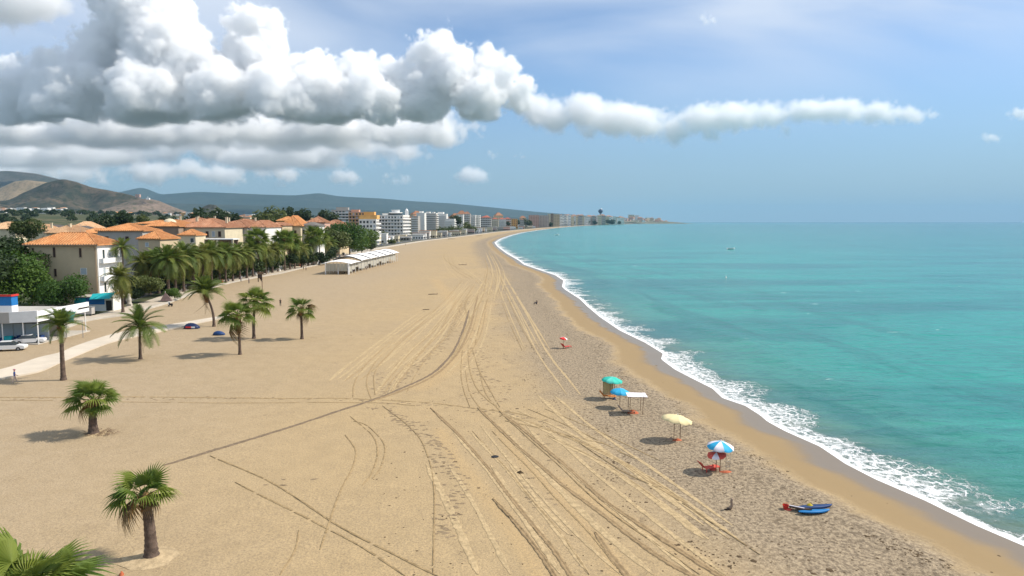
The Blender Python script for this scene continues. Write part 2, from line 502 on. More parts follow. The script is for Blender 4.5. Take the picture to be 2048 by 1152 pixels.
# ---- hills, each a ridge with real depth standing at its own distance
def hill_material(name, c1, c2, c3, sc=.004):
    m, t, p = newmat(name, .95, .1)
    co = t.new('ShaderNodeTexCoord').outputs['Object']
    a = t.noise(co, sc, 6, .65, .4); b = t.noise(co, sc * 5, 6, .7); c = t.noise(co, sc * 16, 4, .7)
    col = t.mix(t.ss(a, .40, .62), c1, c2)
    col = t.mix(t.ss(b, .46, .62, 0., .85), col, c3)
    col = t.mix(t.ss(c, .50, .66, 0., .6), col, tuple(x * .5 for x in c3))
    t.l.new(col, p.inputs[0])
    return m
def hill(name, prof, Y0, depth, mat, rough=.16, sc=420, seed=1, n=150):
    P_ = [A(u, v, Y0) for u, v in prof]
    xs = np.linspace(P_[0].x, P_[-1].x, n); top = np.interp(xs, [p.x for p in P_], [p.z for p in P_])
    k = 2; ker = np.hanning(2 * k + 1); ker /= ker.sum(); top = np.convolve(np.pad(top, k, 'edge'), ker, 'valid')
    ys = np.linspace(-1, 1, 70)
    X = np.broadcast_to(xs[:, None], (n, 70)); D = np.broadcast_to(ys[None, :], (n, 70))
    Yv = Y0 + D * depth
    rid = np.abs(vnoise(X, Yv * .6, sc, seed, 5)) + .35 * np.abs(vnoise(X, Yv, sc * .33, seed + 3, 4))
    fall = np.clip(1 - np.abs(D), 0, 1) ** .85
    Z = top[:, None] * fall * (1 - rough * 2.2 * rid * np.clip(np.abs(D) * 5, 0, 1)) - 5 * (np.abs(D) > .98)
    Z = Z * np.clip(np.minimum(np.arange(n), n - 1 - np.arange(n)) / 4, 0, 1)[:, None]
    return tag(put(name, gridmesh(name, X.copy(), Yv, Z, mat)), kind='structure')
MH_TAN = hill_material('bare_tan_slope', (.34, .26, .16), (.28, .21, .13), (.20, .16, .10))
MH_BRN = hill_material('scrubby_brown_slope', (.048, .046, .030), (.115, .085, .056), (.02, .027, .014))
MH_LOW = hill_material('stony_brown_slope', (.21, .155, .12), (.15, .115, .085), (.08, .075, .045), .006)
MH_DRK = hill_material('dark_far_slope', (.09, .085, .075), (.07, .075, .06), (.05, .055, .045), .002)
MH_FAR = hill_material('wooded_far_slope', (.032, .050, .042), (.048, .060, .048), (.022, .034, .03), .0012)
hill('far_ridge', [(120,400),(200,376),(240,384),(285,373),(320,388),(400,382),(440,384),(520,388),(590,390),(640,385),(680,392),(760,396),(830,402),(900,406),(1000,416),(1080,424),(1160,430),(1240,440)], 16500, 3800, MH_FAR, .12, 2600, 31)
hill('far_hills', [(80,420),(200,405),(300,405),(420,408),(560,412),(700,418),(800,424),(900,428),(1020,434),(1120,440)], 11000, 2600, MH_FAR, .12, 1500, 35)
hill('dark_mountain', [(-260,380),(-150,352),(-60,343),(20,340),(70,345),(110,355),(170,372),(240,395),(300,420)], 8200, 1800, MH_DRK, .10, 1200, 33)
hill('tan_hill', [(-160,420),(-90,395),(-20,385),(30,362),(55,359),(95,363),(140,385),(200,415)], 5500, 420, MH_TAN, .10, 400, 37)
hill('brown_hill', [(-60,425),(10,405),(50,385),(95,362),(128,355),(150,360),(180,370),(215,378),(260,388),(300,402),(345,415),(400,432)], 4500, 800, MH_BRN, .42, 430, 41)
hill('stony_hill', [(180,440),(215,418),(250,404),(275,398),(295,395),(315,400),(345,413),(375,424),(420,438)], 3900, 620, MH_LOW, .26, 260, 43)
hill('rocky_knoll', [(380,440),(392,425),(405,414),(418,408),(430,409),(437,414),(445,425),(452,440)], 2600, 120, MH_DRK, .22, 60, 47, 60)
# far headland at the end of the bay
hill('headland', [(1000,446),(1050,441),(1100,437),(1150,434),(1200,432),(1230,433),(1260,437),(1300,440),(1325,442),(1338,445.4)], 9000, 1500, hill_material('headland_slope', (.22, .19, .13), (.14, .14, .085), (.07, .085, .05), .005), .12, 500, 51, 90)

# ---- haze: the air itself, one closed box
hz = MB(); hz.box(-43000, 43000, -6000, 43000, -9, 990)
hm = bpy.data.materials.new('haze'); hm.use_nodes = True
hm.node_tree.nodes.remove(hm.node_tree.nodes['Principled BSDF'])
hv = hm.node_tree.nodes.new('ShaderNodeVolumePrincipled')
hv.inputs['Density'].default_value = 3.0e-5
hv.inputs['Color'].default_value = (.34, .58, .78, 1)
hm.node_tree.links.new(hv.outputs[0], hm.node_tree.nodes['Material Output'].inputs['Volume'])
tag(part('haze', hz, hm, None), kind='stuff')

# ---- clouds: banks of cumulus as real volumes, lit by the sun
GAIN = 1.15
def cloud(name, Y0, dmin, dmax, ubox, vbox, base_px, blobs, vox, dens, big, seed=0, warp=.05, sm=.012, flat=.8, soft=.006, gaps=0.0):
    """blobs: (u, v, radius px, dy); everything at distance Y0 (+dy); flat base at row base_px"""
    px = Y0 / FPX
    g = bpy.data.node_groups.new(name, 'GeometryNodeTree')
    g.interface.new_socket('Geometry', in_out='OUTPUT', socket_type='NodeSocketGeometry')
    t = NT(g)
    pos = t.new('GeometryNodeInputPosition').outputs[0]
    off = t.new('ShaderNodeVectorMath', operation='ADD'); t.l.new(pos, off.inputs[0]); off.inputs[1].default_value = (seed * 1733., seed * 911., seed * 577.)
    pn = off.outputs[0]
    no = t.new('ShaderNodeTexNoise'); t.l.new(pn, no.inputs['Vector']); no.inputs['Scale'].default_value = 1 / (big * 2.6); no.inputs['Detail'].default_value = 3
    sub = t.new('ShaderNodeVectorMath', operation='SUBTRACT'); t.l.new(no.outputs['Color'], sub.inputs[0]); sub.inputs[1].default_value = (.5, .5, .5)
    scl = t.new('ShaderNodeVectorMath', operation='SCALE'); t.l.new(sub.outputs[0], scl.inputs[0]); scl.inputs['Scale'].default_value = big * .85
    ad = t.new('ShaderNodeVectorMath', operation='ADD'); t.l.new(pos, ad.inputs[0]); t.l.new(scl.outputs[0], ad.inputs[1])
    f = None
    for b in blobs:
        u, v, r, dy = b[:4]; fl = b[4] if len(b) > 4 else 1.0
        c = A(u, v, Y0 + dy)
        q = ad.outputs[0]
        if fl != 1.0:   # stretched sideways
            mp = t.new('ShaderNodeVectorMath', operation='SUBTRACT'); t.l.new(q, mp.inputs[0]); mp.inputs[1].default_value = c
            ms = t.new('ShaderNodeVectorMath', operation='MULTIPLY'); t.l.new(mp.outputs[0], ms.inputs[0]); ms.inputs[1].default_value = (1 / fl, 1 / fl ** .5, 1)
            ds = t.new('ShaderNodeVectorMath', operation='LENGTH'); t.l.new(ms.outputs[0], ds.inputs[0]); dist = ds.outputs[1]
        else:
            ds = t.new('ShaderNodeVectorMath', operation='DISTANCE'); t.l.new(q, ds.inputs[0]); ds.inputs[1].default_value = c; dist = ds.outputs[1]
        d = t.math('SUBTRACT', r * GAIN * px * (1 + dy / Y0), dist)
        f = d if f is None else t.math('SMOOTH_MAX', f, d, Y0 * sm)
    vo = t.new('ShaderNodeTexVoronoi', feature='F1'); t.l.new(pn, vo.inputs['Vector']); vo.inputs['Scale'].default_value = 1 / big
    vo.inputs['Detail'].default_value = 3; vo.inputs['Roughness'].default_value = .62; vo.inputs['Lacunarity'].default_value = 2.15
    f = t.math('ADD', f, t.math('MULTIPLY', t.math('SUBTRACT', .80, vo.outputs['Distance']), big * .8))
    if gaps:
        n3 = t.new('ShaderNodeTexNoise'); t.l.new(pn, n3.inputs['Vector']); n3.inputs['Scale'].default_value = 1 / (big * 4.5); n3.inputs['Detail'].default_value = 2
        f = t.math('ADD', f, t.math('MULTIPLY', t.math('SUBTRACT', n3.outputs[0], .47), big * gaps))
    n2 = t.new('ShaderNodeTexNoise'); t.l.new(pn, n2.inputs['Vector']); n2.inputs['Scale'].default_value = 1 / (big * .4); n2.inputs['Detail'].default_value = 5; n2.inputs['Roughness'].default_value = .6
    f = t.math('ADD', f, t.math('MULTIPLY', t.math('SUBTRACT', n2.outputs[0], .5), big * .38))
    if base_px is not None:
        se = t.new('ShaderNodeSeparateXYZ'); t.l.new(pos, se.inputs[0])
        zb = A(1024, base_px, Y0).z
        zz = t.math('ADD', t.math('SUBTRACT', se.outputs[2], zb), t.math('MULTIPLY', t.math('SUBTRACT', no.outputs[0], .5), big * 2.0))
        f = t.math('MINIMUM', f, t.math('MULTIPLY', zz, flat))
    D = t.math('MULTIPLY', f, 1 / (Y0 * soft), clamp=True)
    vc = t.new('GeometryNodeVolumeCube')
    lo = Vector((A(ubox[0], 443, Y0).x, Y0 + dmin, A(1024, vbox[1], Y0).z)); hi = Vector((A(ubox[1], 443, Y0).x, Y0 + dmax, A(1024, vbox[0], Y0).z))
    vc.inputs['Min'].default_value = lo; vc.inputs['Max'].default_value = hi
    for i, a in enumerate('XYZ'): vc.inputs['Resolution ' + a].default_value = max(8, int((hi[i] - lo[i]) / vox))
    t.l.new(D, vc.inputs['Density'])
    m = bpy.data.materials.new(name); m.use_nodes = True
    m.node_tree.nodes.remove(m.node_tree.nodes['Principled BSDF'])
    pv = m.node_tree.nodes.new('ShaderNodeVolumePrincipled')
    pv.inputs['Density'].default_value = dens; pv.inputs['Color'].default_value = (.9995, .9995, .9995, 1); pv.inputs['Anisotropy'].default_value = .2
    m.node_tree.links.new(pv.outputs[0], m.node_tree.nodes['Material Output'].inputs['Volume'])
    smn = t.new('GeometryNodeSetMaterial'); smn.inputs['Material'].default_value = m
    t.l.new(vc.outputs[0], smn.inputs[0])
    go = t.new('NodeGroupOutput'); t.l.new(smn.outputs[0], go.inputs[0])
    o = put(name, bpy.data.meshes.new(name))
    md = o.modifiers.new('cloud', 'NODES'); md.node_group = g; md.show_viewport = False
    return tag(o, kind='structure')

cloud('cumulus_towers', 7600, -950, 1050, (-140, 1180), (-90, 263), 250, [
    (300,40,80,0),(255,-20,75,200),(335,110,85,-100),(385,140,66,-200),(215,110,66,0),(160,170,70,-200),(90,150,52,-100),(50,200,70,0),(10,150,40,200),(120,215,70,-300),
    (510,62,56,100),(478,32,26,100),(545,48,30,100),(515,120,66,0),(560,165,60,-150),(455,160,60,100),
    (640,150,46,0),(715,150,48,0),(640,200,70,-200),(775,160,50,0),(860,105,46,0),(836,74,20,0),(884,74,22,0),(905,140,60,-100),(970,126,40,0),(1000,160,48,0),(1040,180,38,0),(955,190,60,-150),(1055,205,30,0),
    (840,190,62,0),(740,210,66,-300),(555,205,76,-400),(440,205,76,-350),(305,200,86,-400)], 15, .024, 225, 1)
cloud('small_corner_cloud', 6200, -300, 300, (-120, 210), (-80, 120), None, [(20,-5,58,0,1.5),(90,5,42,0,1.3),(-40,20,50,0)], 14, .010, 170, 5, soft=.015)
cloud('middle_cloud_deck', 9500, -900, 900, (-150, 1080), (215, 299), 294, [
    (30,250,45,0,1.6),(130,262,40,0,1.6),(230,258,40,-100,1.5),(330,268,38,0,1.6),(430,258,40,0,1.6),(540,262,40,0,1.6),(650,255,40,-100,1.8),(770,258,40,0,1.6),(870,254,36,0,1.5),(950,258,34,0,1.3),(985,262,18,0),(200,275,34,0,5),(560,272,34,0,6),(860,268,26,0,4),(300,240,36,200,3),(620,240,34,200,3)], 24, .012, 210, 2, soft=.012, gaps=4.0)
cloud('lower_cloud_deck', 13500, -1200, 1200, (-150, 960), (268, 342), 337, [
    (20,305,40,0,1.8),(130,300,36,0,1.8),(250,305,36,0,1.6),(340,300,34,0,1.5),(450,306,34,0,1.6),(560,308,32,0,1.8),(680,308,30,0,1.8),(790,305,26,0,1.8),(870,312,22,0,1.6),(200,318,30,0,6),(560,318,28,0,6),(400,290,30,200,4),(80,290,30,200,3),(700,295,24,200,4)], 34, .007, 270, 3, soft=.016, gaps=5.0)
cloud('far_cloud_deck', 20000, -1500, 1500, (-150, 980), (318, 375), 371, [
    (20,350,28,0,2.2),(90,335,24,0,2),(380,335,22,0,2),(160,348,26,0,2.2),(300,345,26,0,2.2),(440,350,24,0,2.2),(560,348,22,0,2.2),(690,352,18,0,2.2),(800,356,12,0,2.2)], 55, .005, 400, 4)
cloud('long_cloud_bank', 10500, -550, 650, (1000, 1940), (150, 312), None, [
    (1050,205,30,0),(1075,222,36,0),(1110,235,36,0),(1170,222,38,0,1.2),(1230,240,34,0,1.4),(1290,248,32,0,1.4),(1350,262,30,0),(1400,238,30,0,1.5),(1470,234,30,0,1.5),(1540,230,27,0,1.6),(1610,222,25,0,1.7),(1690,222,27,0,1.6),(1760,226,25,0,1.8),(1820,229,20,0,2.0),(1855,229,12,0,2.0),(1420,272,18,0,1.4),(1575,262,16,0),(1180,262,20,0,1.3),(1250,235,28,0,3.),(1450,236,27,0,3.5),(1650,220,24,0,4.)], 20, .012, 150, 6, soft=.013)
for k, (u, v, r) in enumerate([(1410,38,11),(940,350,19),(985,308,8),(1036,310,6),(2035,228,13),(1978,275,10)]):
    Yc = max(9000., 990 * FPX / (VH - v - 26)); kk = Yc / 9000
    cloud('small_cloud', Yc, -160 * kk, 160 * kk, (u - 50, u + 50), (v - 28, v + 25), None, [(u, v, r, 0, 1.6), (u + r, v + r * .25, r * .7, 0, 1.5)], 16 * kk, .012 / kk, 90 * kk, 7 + k)
# ================================================================== MATERIALS OF THINGS
def foliage(name, c1, c2, trans=.3, rnd=.25, rough=.55):
    m, t, p = newmat(name, rough, .25)
    co = t.new('ShaderNodeTexCoord').outputs['Object']
    oi = t.new('ShaderNodeObjectInfo').outputs['Random']
    n = t.noise(co, 1.3, 4, .6)
    f = t.math('ADD', t.math('MULTIPLY', n, .7), t.math('MULTIPLY', oi, .5))
    col = t.mix(t.ss(f, .3, .9), c1, c2)
    t.l.new(col, p.inputs[0])
    tr = t.new('ShaderNodeBsdfTranslucent'); t.l.new(t.mix(.5, col, (.10, .16, .02)), tr.inputs[0])
    ms = t.new('ShaderNodeMixShader'); ms.inputs[0].default_value = trans
    t.l.new(p.outputs[0], ms.inputs[1]); t.l.new(tr.outputs[0], ms.inputs[2])
    t.l.new(ms.outputs[0], m.node_tree.nodes['Material Output'].inputs['Surface'])
    return m
M_FAN = foliage('fan_palm_green', (.085, .15, .024), (.235, .28, .05), .35)
M_PIN = foliage('feather_palm_green', (.075, .12, .024), (.18, .22, .045), .35)
M_PIN2 = foliage('yellow_green_palm', (.11, .135, .025), (.22, .215, .05), .3)
M_DEAD = foliage('dry_brown_frond', (.17, .105, .05), (.30, .20, .10), .2)
M_LEAF = foliage('broadleaf_green', (.045, .10, .016), (.11, .18, .03), .35)
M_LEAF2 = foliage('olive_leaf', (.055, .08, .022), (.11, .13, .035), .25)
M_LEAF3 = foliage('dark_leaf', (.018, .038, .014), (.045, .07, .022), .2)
M_YEL = foliage('yellow_blossom', (.55, .42, .02), (.75, .62, .05), .25)
M_BARK = plain('palm_bark', (.12, .085, .065), .95, .4, 3.0, .8)
M_BARK2 = plain('tree_bark', (.11, .085, .06), .95, .35, 2.0, .6)
M_SKIRT = plain('old_leaf_bases', (.20, .115, .05), .95, .45, 4.0, .8)
M_WHITE = plain('white_paint', (.80, .79, .76), .6, .05, .8)
M_RENDER = plain('white_render', (.76, .74, .69), .9, .07, .35)
M_CREAM = plain('cream_render', (.62, .54, .38), .9, .07, .35)
M_BEIGE = plain('beige_render', (.54, .43, .28), .9, .07, .25)
M_GREYR = plain('grey_render', (.42, .39, .35), .9, .08, .3)
M_OCHRE = plain('ochre_render', (.66, .38, .13), .9, .08, .3)
M_PINK = plain('pink_render', (.58, .36, .28), .9, .08, .3)
M_BROWN = plain('brown_render', (.30, .22, .16), .9, .1, .3)
M_DARK = plain('dark_opening', (.022, .020, .018), .5, .1)
M_SHUT = plain('brown_shutter', (.05, .03, .02), .6, .15)
M_GLASS, _t, _p = newmat('window_glass', .08, .6); _p.inputs[0].default_value = (.03, .04, .045, 1)
M_GLASS2, _t, _p = newmat('pale_blind_glass', .25, .5); _p.inputs[0].default_value = (.38, .43, .46, 1)
M_CONC = plain('pale_concrete', (.46, .42, .355), .9, .1, .5, .2)
M_PAVE = plain('pale_paving', (.55, .475, .375), .9, .08, .25, .1)
M_PAVE2 = plain('worn_paving', (.45, .385, .30), .9, .12, .25, .1)
M_ASPH = plain('grey_asphalt', (.10, .098, .092), .95, .15, .3)
M_BLACK = plain('black_rubber', (.018, .018, .02), .7, .2)
M_STEEL = plain('grey_steel', (.33, .34, .35), .45, .1, metal=.6)
M_WOOD = plain('weathered_wood', (.20, .13, .08), .85, .3, 3.0, .3)
M_RED = plain('red_paint', (.55, .035, .025), .5, .08)
M_REDC = plain('red_cloth', (.62, .10, .07), .9, .12, 4.)
M_BLUE = plain('blue_paint', (.015, .16, .42), .5, .08)
M_TEAL = plain('teal_canvas', (.02, .40, .43), .8, .08)
M_NAVY = plain('navy_tarpaulin', (.010, .022, .075), .5, .2)
M_BLUET = plain('blue_tarpaulin', (.010, .042, .14), .55, .15)
M_ORANGE = plain('orange_cushion', (.62, .20, .04), .85, .12, 4.)
M_RUST = plain('rust_red_cloth', (.40, .11, .05), .9, .25, 5.)
M_CANV = plain('white_canvas', (.82, .81, .79), .7, .04, .5)

def roof_material(name, c1, c2):
    m, t, p = newmat(name, .9, .15)
    co = t.new('ShaderNodeTexCoord').outputs['Object']
    oi = t.new('ShaderNodeObjectInfo').outputs['Random']
    n = t.noise(co, .55, 5, .7); n2 = t.noise(co, 3.0, 3, .6)
    col = t.mix(t.ss(n, .35, .65), c1, c2)
    col = t.mix(t.ss(n2, .42, .66, 0., .5), col, tuple(x * .5 for x in c1))
    sc = t.new('ShaderNodeVectorMath', operation='SCALE'); t.l.new(col, sc.inputs[0]); t.l.new(t.math('ADD', t.math('MULTIPLY', oi, .4), .8), sc.inputs['Scale'])
    t.l.new(sc.outputs[0], p.inputs[0])
    w = t.new('ShaderNodeTexWave', bands_direction='X'); w.inputs['Scale'].default_value = .55; t.l.new(co, w.inputs[0])
    t.l.new(t.bump(t.math('ADD', w.outputs['Fac'], n2), .7, .15), p.inputs['Normal'])
    return m
M_ROOF = roof_material('terracotta_tiles', (.50, .215, .085), (.60, .30, .13))
M_ROOF2 = roof_material('weathered_terracotta', (.38, .175, .095), (.48, .26, .16))
M_ROOF3 = roof_material('pale_terracotta', (.56, .34, .19), (.64, .43, .26))
M_ROOFG = roof_material('grey_roof', (.14, .13, .12), (.20, .18, .16))

# ================================================================== PAVED STRIPS
def strip(name, pts, z0, z1, mat, kind='structure'):
    """pts: list of (left, right) ground points; a slab with real thickness"""
    mb = MB()
    vs = []
    for a, b in pts:
        vs += [(a.x, a.y, z1), (b.x, b.y, z1), (a.x, a.y, z0), (b.x, b.y, z0)]
    fs = []
    for i in range(len(pts) - 1):
        p, q = i * 4, i * 4 + 4
        fs += [(p, p + 1, q + 1, q), (p + 1, p + 3, q + 3, q + 1), (p + 2, p, q, q + 2)]
    e = (len(pts) - 1) * 4
    fs += [(0, 2, 3, 1), (e, e + 1, e + 3, e + 2)]
    mb.add(vs, fs)
    return tag(part(name, mb, mat, None), kind=kind)
def smoothpts(pts, n):
    """Catmull-Rom through 2D/3D points"""
    P_ = [Vector(p) for p in pts]; P_ = [2 * P_[0] - P_[1]] + P_ + [2 * P_[-1] - P_[-2]]
    out = []
    for i in range(1, len(P_) - 2):
        a, b, c, d = P_[i - 1:i + 3]
        for k in range(n):
            t = k / n
            out.append(.5 * ((2 * b) + (c - a) * t + (2 * a - 5 * b + 4 * c - d) * t * t + (3 * b - a - 3 * c + d) * t ** 3))
    out.append(P_[-2]); return out
_pl = [(-160,770),(0,742),(76,718),(122,707),(152,694),(230,669),(300,657),(370,646),(430,636),(470,629)]
_pr = [(-160,800),(0,761),(76,746),(122,728),(187,700),(236,683),(305,668),(375,653),(435,640),(472,630.5)]
strip('beach_path', list(zip(smoothpts([G(*p) for p in _pl], 4), smoothpts([G(*p) for p in _pr], 4))), -.4, .24, M_PAVE)
_pY = np.concatenate([np.geomspace(112, 900, 60), np.geomspace(930, 9000, 20)])
strip('promenade', [(Vector((xp(y) - 6.0, y, 0)), Vector((xp(y) + .3, y, 0))) for y in _pY], -.4, .16, M_PAVE2)
strip('promenade_kerb', [(Vector((xp(y) + .303, y, 0)), Vector((xp(y) + 1.0, y, 0))) for y in _pY], -.4, .32, M_CONC)
strip('coast_road', [(Vector((xp(y) - 20, y, 0)), Vector((xp(y) - 10, y, 0))) for y in _pY], -.4, .12, M_ASPH)

# ================================================================== TRACKS IN THE SAND
def track_mat(name, c):
    m, t, p = newmat(name, .95, .1)
    co = t.new('ShaderNodeTexCoord').outputs['Object']
    t.l.new(t.mix(t.ss(t.noise(co, 2.2, 5, .7), .35, .65), c, tuple(x * 1.5 for x in c)), p.inputs[0])
    t.l.new(t.bump(t.noise(co, 9., 3, .6), .6, .06), p.inputs['Normal'])
    return m
M_TRK = track_mat('turned_sand_rut_shade', (.225, .16, .088))  # track tones: turned sand darkened to carry the shade in the groove
M_TRKD = track_mat('dark_sand_rut_shade', (.15, .112, .075))  # same groove shade in the colour, deeper, for the long diagonal rut
M_MND = track_mat('raked_sand', (.345, .262, .158))
M_TRK2 = track_mat('churned_sand', (.26, .188, .10))
M_TRKF = track_mat('faintly_turned_sand', (.335, .25, .14))
M_TRKP = track_mat('packed_pale_sand', (.43, .30, .15))
_tz = random.Random(5)
def track(name, px, w, mat, h=.04, flat=False, gap=0.0):
    """a rut pressed into the sand: two low ridges with a groove between, broken up along its length"""
    pts = smoothpts([GS(u, v) for u, v in px], 14)
    mb = MB(); vs = []; fs = []
    prof = [(-1, 0.0), (-.62, 1.0), (-.25, .25), (.25, .25), (.62, 1.0), (1, 0.0)] if not flat else [(-1, 0), (-.8, .3), (-.3, .35), (.3, .35), (.8, .3), (1, 0)]
    lift = (.012 if not flat else .035) + _tz.random() * .006
    rows = []
    for i, p in enumerate(pts):
        t = (pts[min(i + 1, len(pts) - 1)] - pts[max(i - 1, 0)]); t.z = 0
        if t.length < 1e-6: t = Vector((0, 1, 0))
        t.normalize(); nrm = Vector((-t.y, t.x, 0))
        end = min(1, i / 4, (len(pts) - 1 - i) / 4)
        ww = w * (.25 + .75 * end) * _tz.uniform(.75, 1.25)
        row = []
        for a, b in prof:
            q = p + nrm * a * ww * .5
            row.append((q.x, q.y, sand_z(q.x, q.y) + lift + b * h * _tz.uniform(.5, 1.3)))
        rows.append(row)
    n = len(prof)
    for r in rows: vs += r
    for i in range(len(rows) - 1):
        if gap and _tz.random() < gap: continue
        for k in range(n - 1):
            fs.append((i * n + k, i * n + k + 1, (i + 1) * n + k + 1, (i + 1) * n + k))
    mb.add(vs, fs)
    return tag(part(name, mb, mat, o_beach, True), kind='stuff')
for px, w, mt, h in [
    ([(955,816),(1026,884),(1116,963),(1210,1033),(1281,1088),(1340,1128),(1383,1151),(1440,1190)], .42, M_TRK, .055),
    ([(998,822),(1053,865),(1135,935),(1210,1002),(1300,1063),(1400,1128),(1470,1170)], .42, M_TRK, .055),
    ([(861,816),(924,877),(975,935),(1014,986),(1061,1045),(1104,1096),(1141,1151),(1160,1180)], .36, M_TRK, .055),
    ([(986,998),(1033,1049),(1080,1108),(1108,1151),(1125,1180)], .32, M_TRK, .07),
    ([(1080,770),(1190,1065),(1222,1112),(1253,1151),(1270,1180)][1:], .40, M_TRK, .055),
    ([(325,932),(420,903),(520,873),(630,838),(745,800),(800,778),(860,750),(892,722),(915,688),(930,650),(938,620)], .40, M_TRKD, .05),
    ([(742,803),(800,783),(864,754),(900,724),(925,690),(942,650),(950,615),(956,590)], .38, M_TRK, .05),
    ([(900,722),(918,690),(932,655),(940,640),(930,616),(934,600),(944,588)], .45, M_TRK2, .035),
    ([(916,690),(940,640),(956,612),(968,585),(972,560),(975,535),(968,515)], .40, M_TRK2, .035),
    ([(-20,795),(120,795),(260,794),(400,795),(540,797),(680,797),(760,800),(860,806),(960,818),(1040,828),(1100,845)], .30, M_TRK2, .035),
    ([(-20,801),(200,803),(420,806),(640,805),(760,806),(830,812)], .16, M_TRK2, .03),
    ([(1000,830),(1060,845),(1116,867),(1179,892),(1241,924),(1312,971),(1380,1010)], .40, M_TRK2, .035),
    ([(1010,842),(1080,856),(1140,872),(1210,888)], .25, M_TRK2, .035),
    ([(700,833),(743,869),(755,904),(743,947),(724,971)], .12, M_TRK2, .03),
    ([(705,842),(735,852),(768,888),(763,930),(745,958)], .12, M_TRK2, .03),
    ([(690,870),(711,900),(705,935),(684,975),(660,1040),(640,1100)], .12, M_TRK2, .03),
    ([(765,812),(830,865),(858,920),(868,980),(868,1060),(866,1150)], .10, M_TRK2, .03),
    ([(420,912),(500,945),(560,975),(640,1028),(700,1065),(800,1115),(880,1155)], .15, M_TRK2, .04),
    ([(470,965),(560,1010),(640,1050),(720,1092),(810,1152)], .15, M_TRK2, .04),
    ([(740,720),(720,745),(708,770),(706,795)], .14, M_TRK2, .03),
    ([(800,675),(765,708),(742,738),(733,765),(742,798)], .14, M_TRK2, .03),
    ([(830,668),(790,700),(760,728),(748,752),(750,790)], .12, M_TRK2, .03),
    ([(850,700),(810,735),(785,760),(770,785)], .14, M_TRK2, .03),
    ([(940,570),(910,610),(870,655),(820,700),(780,745)], .20, M_TRK2, .03),
    ([(955,560),(925,605),(885,655),(845,700),(815,735)], .22, M_TRK2, .04),
    ([(925,560),(890,600),(840,650),(790,690)], .16, M_TRK2, .03),
    ([(936,690),(938,730),(950,770),(975,800),(994,813)], .16, M_TRK2, .03),
    ([(945,700),(958,740),(980,780),(1000,815)], .12, M_TRK2, .03),
    ([(925,700),(922,740),(926,775),(940,815)], .10, M_TRK2, .03),
    ([(980,540),(985,560),(975,600),(962,640),(950,690)], .20, M_TRK2, .04),
    ([(1150,880),(1240,940),(1330,985),(1430,1050),(1520,1110)], .12, M_TRK2, .04),
    ([(1010,835),(1100,915),(1200,1008),(1330,1100),(1400,1150)], .10, M_TRK2, .03),
    ([(890,505),(888,515),(900,527),(925,540)], .35, M_TRK2, .035),
    ([(560,1150),(590,1100),(598,1060)], .10, M_TRK2, .03),
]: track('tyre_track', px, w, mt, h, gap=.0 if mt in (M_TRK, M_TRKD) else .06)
# many faint sweeps that follow the stronger tracks
_sr = random.Random(31)
_base = [[(940,570),(910,610),(870,655),(820,700),(780,745),(745,790)], [(960,560),(935,605),(900,655),(860,700),(820,745)], [(700,760),(735,730),(800,672),(870,620),(930,565)], [(968,540),(955,600),(935,660),(905,710),(860,752)],
         [(935,690),(930,740),(945,790),(990,850),(1070,940),(1180,1050),(1290,1150)], [(840,815),(900,865),(960,930),(1010,1000),(1060,1070),(1110,1150)], [(1020,820),(1120,868),(1230,925),(1350,1005),(1450,1080)], [(985,545),(1010,620),(1040,700),(1100,790)], [(890,510),(900,535),(930,560),(950,590)], [(970,500),(985,540),(970,600)]]
for k in range(38):
    px = _base[k % len(_base)]; i0 = _sr.randrange(0, max(1, len(px) - 3)); sub = px[i0:i0 + _sr.randint(3, len(px))]
    ox = _sr.gauss(0, 36); sub = [(u + ox * (v - 443) / 300 + _sr.gauss(0, 2), v + _sr.gauss(0, 1.5)) for u, v in sub]
    fine = k % 3 == 0; gw = _sr.uniform(1.5, 1.9)
    for sgn in (0, 1):     # the two wheels of one vehicle
        par = [(u + sgn * gw * (v - VH) / CAM_H, v) for u, v in sub]
        track('tyre_track', par, .14 if fine else _sr.choice([.25, .35, .5]), M_TRK2 if fine else M_TRKF, .026 if fine else .014, gap=.0 if not fine else .06)
